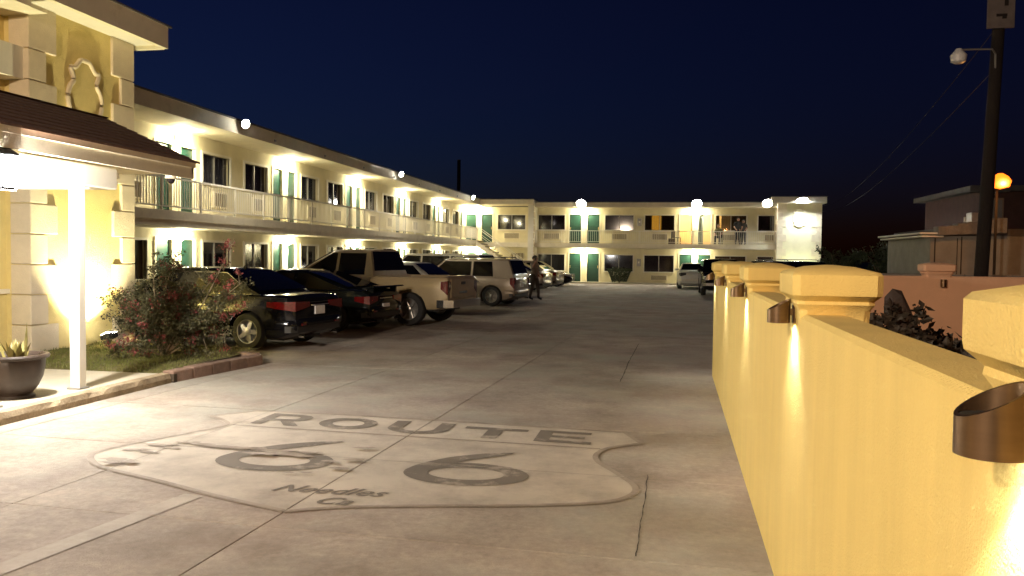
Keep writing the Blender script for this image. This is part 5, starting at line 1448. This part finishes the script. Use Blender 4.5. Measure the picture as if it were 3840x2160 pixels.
sit = dict(pelvis=(0, .05, .50), chest=(0, .02, .86), neck=(0, -.02, 1.04), head=(0, -.05, 1.20), lsho=(.19, .02, .97), rsho=(-.19, .02, .97), lelb=(.26, -.02, .70), relb=(-.26, -.02, .70), lwri=(.18, -.25, .64), rwri=(-.16, -.25, .62), lhip=(.10, 0, .48), rhip=(-.10, 0, .48), lkne=(.14, -.42, .50), rkne=(-.14, -.42, .50), lank=(.14, -.40, .085), rank=(-.14, -.40, .085), ltoe=(.15, -.56, .04), rtoe=(-.15, -.56, .04))
person('seated person in an olive shirt on the upper balcony below the lit window', (3.55, 55.25, US2), R(-15), sit, cl('olive_shirt', (.16, .15, .07)), cl('dark_shorts', (.03, .03, .03)))
lean = dict(stand); lean.update(chest=(0, -.06, 1.29), neck=(0, -.09, 1.47), head=(0, -.12, 1.62), lsho=(.19, -.06, 1.40), rsho=(-.19, -.06, 1.40), lelb=(.26, -.12, 1.14), relb=(-.26, -.12, 1.14), lwri=(.18, -.33, .98), rwri=(-.18, -.33, .98))
person('man in a black shirt leaning at the upper balcony rail', (4.75, 55.15, US2), R(5), lean, cl('black_shirt', (.025, .024, .024)), cl('black_trousers', (.02, .02, .022)))
person('shorter person in a dark grey top at the upper balcony rail', (5.12, 55.2, US2), R(-20), {k: Vector(v) * .92 for k, v in lean.items()}, cl('charcoal_shirt', (.06, .055, .05)), cl('charcoal_trousers', (.03, .03, .03)), .05)
def chair(label, loc, rz):
    o = thing('patio_chair', label, 'chair', loc, rz)
    m = MAT['plastic']
    b = MB(); b.bbox(-.24, .24, -.24, .24, .40, .44, .012); b.build('seat', m, o)
    b = MB(); b.bbox(-.24, .24, .22, .26, .44, .88, .012); b.build('backrest', m, o)
    for x in (-.21, .21):
        for y in (-.21, .22):
            b = MB(); b.bbox(x - .02, x + .02, y - .02, y + .02, 0, .40, .004); b.build('leg', m, o)
chair('dark patio chair under the seated person on the upper balcony', (3.55, 55.30, US2), R(-15))
chair('empty dark patio chair by the open brown door', (.86, 55.4, US2), R(60))
b = MB(); b.bbox(.35, .80, 54.95, 55.3, US2 + .005, US2 + .36, .02); o = b.build('cooler_box', MAT['darkcurtain']); tag(o, 'small dark cooler box on the balcony beside the empty chair', 'cooler')

# ================================================================== street lamp behind the viewer (lights the drive)
def kerb_lamp(label, loc, h, arm, energy, col, target, spot, mat):
    o = thing('kerbside_lamp', label, 'street lamp', loc)
    a = Vector(arm)
    b = MB(); b.tube([(0, 0, -.1), (0, 0, h - .4), tuple(a * .3 + Vector((0, 0, h - .05))), tuple(a + Vector((0, 0, h)))], [.09, .06, .05, .04], 12); b.build('lamp_pole', MAT['metalgrey'], o, 50)
    b = MB(); b.bbox(-.2, .2, -.14, .14, -.05, .08, .04); q = b.build('lamp_head', MAT['metalgrey'], o); q.location = a + Vector((0, 0, h))
    b = MB(); b.bbox(-.15, .15, -.11, .11, -.085, -.051, .01); q = b.build('lamp_lens', mat, o); q.location = a + Vector((0, 0, h))
    src = Vector(loc) + a + Vector((0, 0, h - .15))
    lampobj('street_light', 'SPOT', energy, col, o, tuple(a + Vector((0, 0, h - .15))), .15, spot, aim(Vector(target) - src), .8)
kerb_lamp('warm street lamp on a steel pole at the driveway entrance before the porch', (-5.8, -7.6, 0), 5.6, (.5, 1.0, 0), 7000, (1, .77, .55), (-4.5, 12, 1.2), R(130), MAT['sodium'])
kerb_lamp('orange sodium street lamp beside the road outside the garden wall', (9.2, -2.2, 0), 5.6, (-1.0, .5, 0), 800, (1, .43, .15), (2.6, 9, 1.0), R(92), MAT['sodium'])
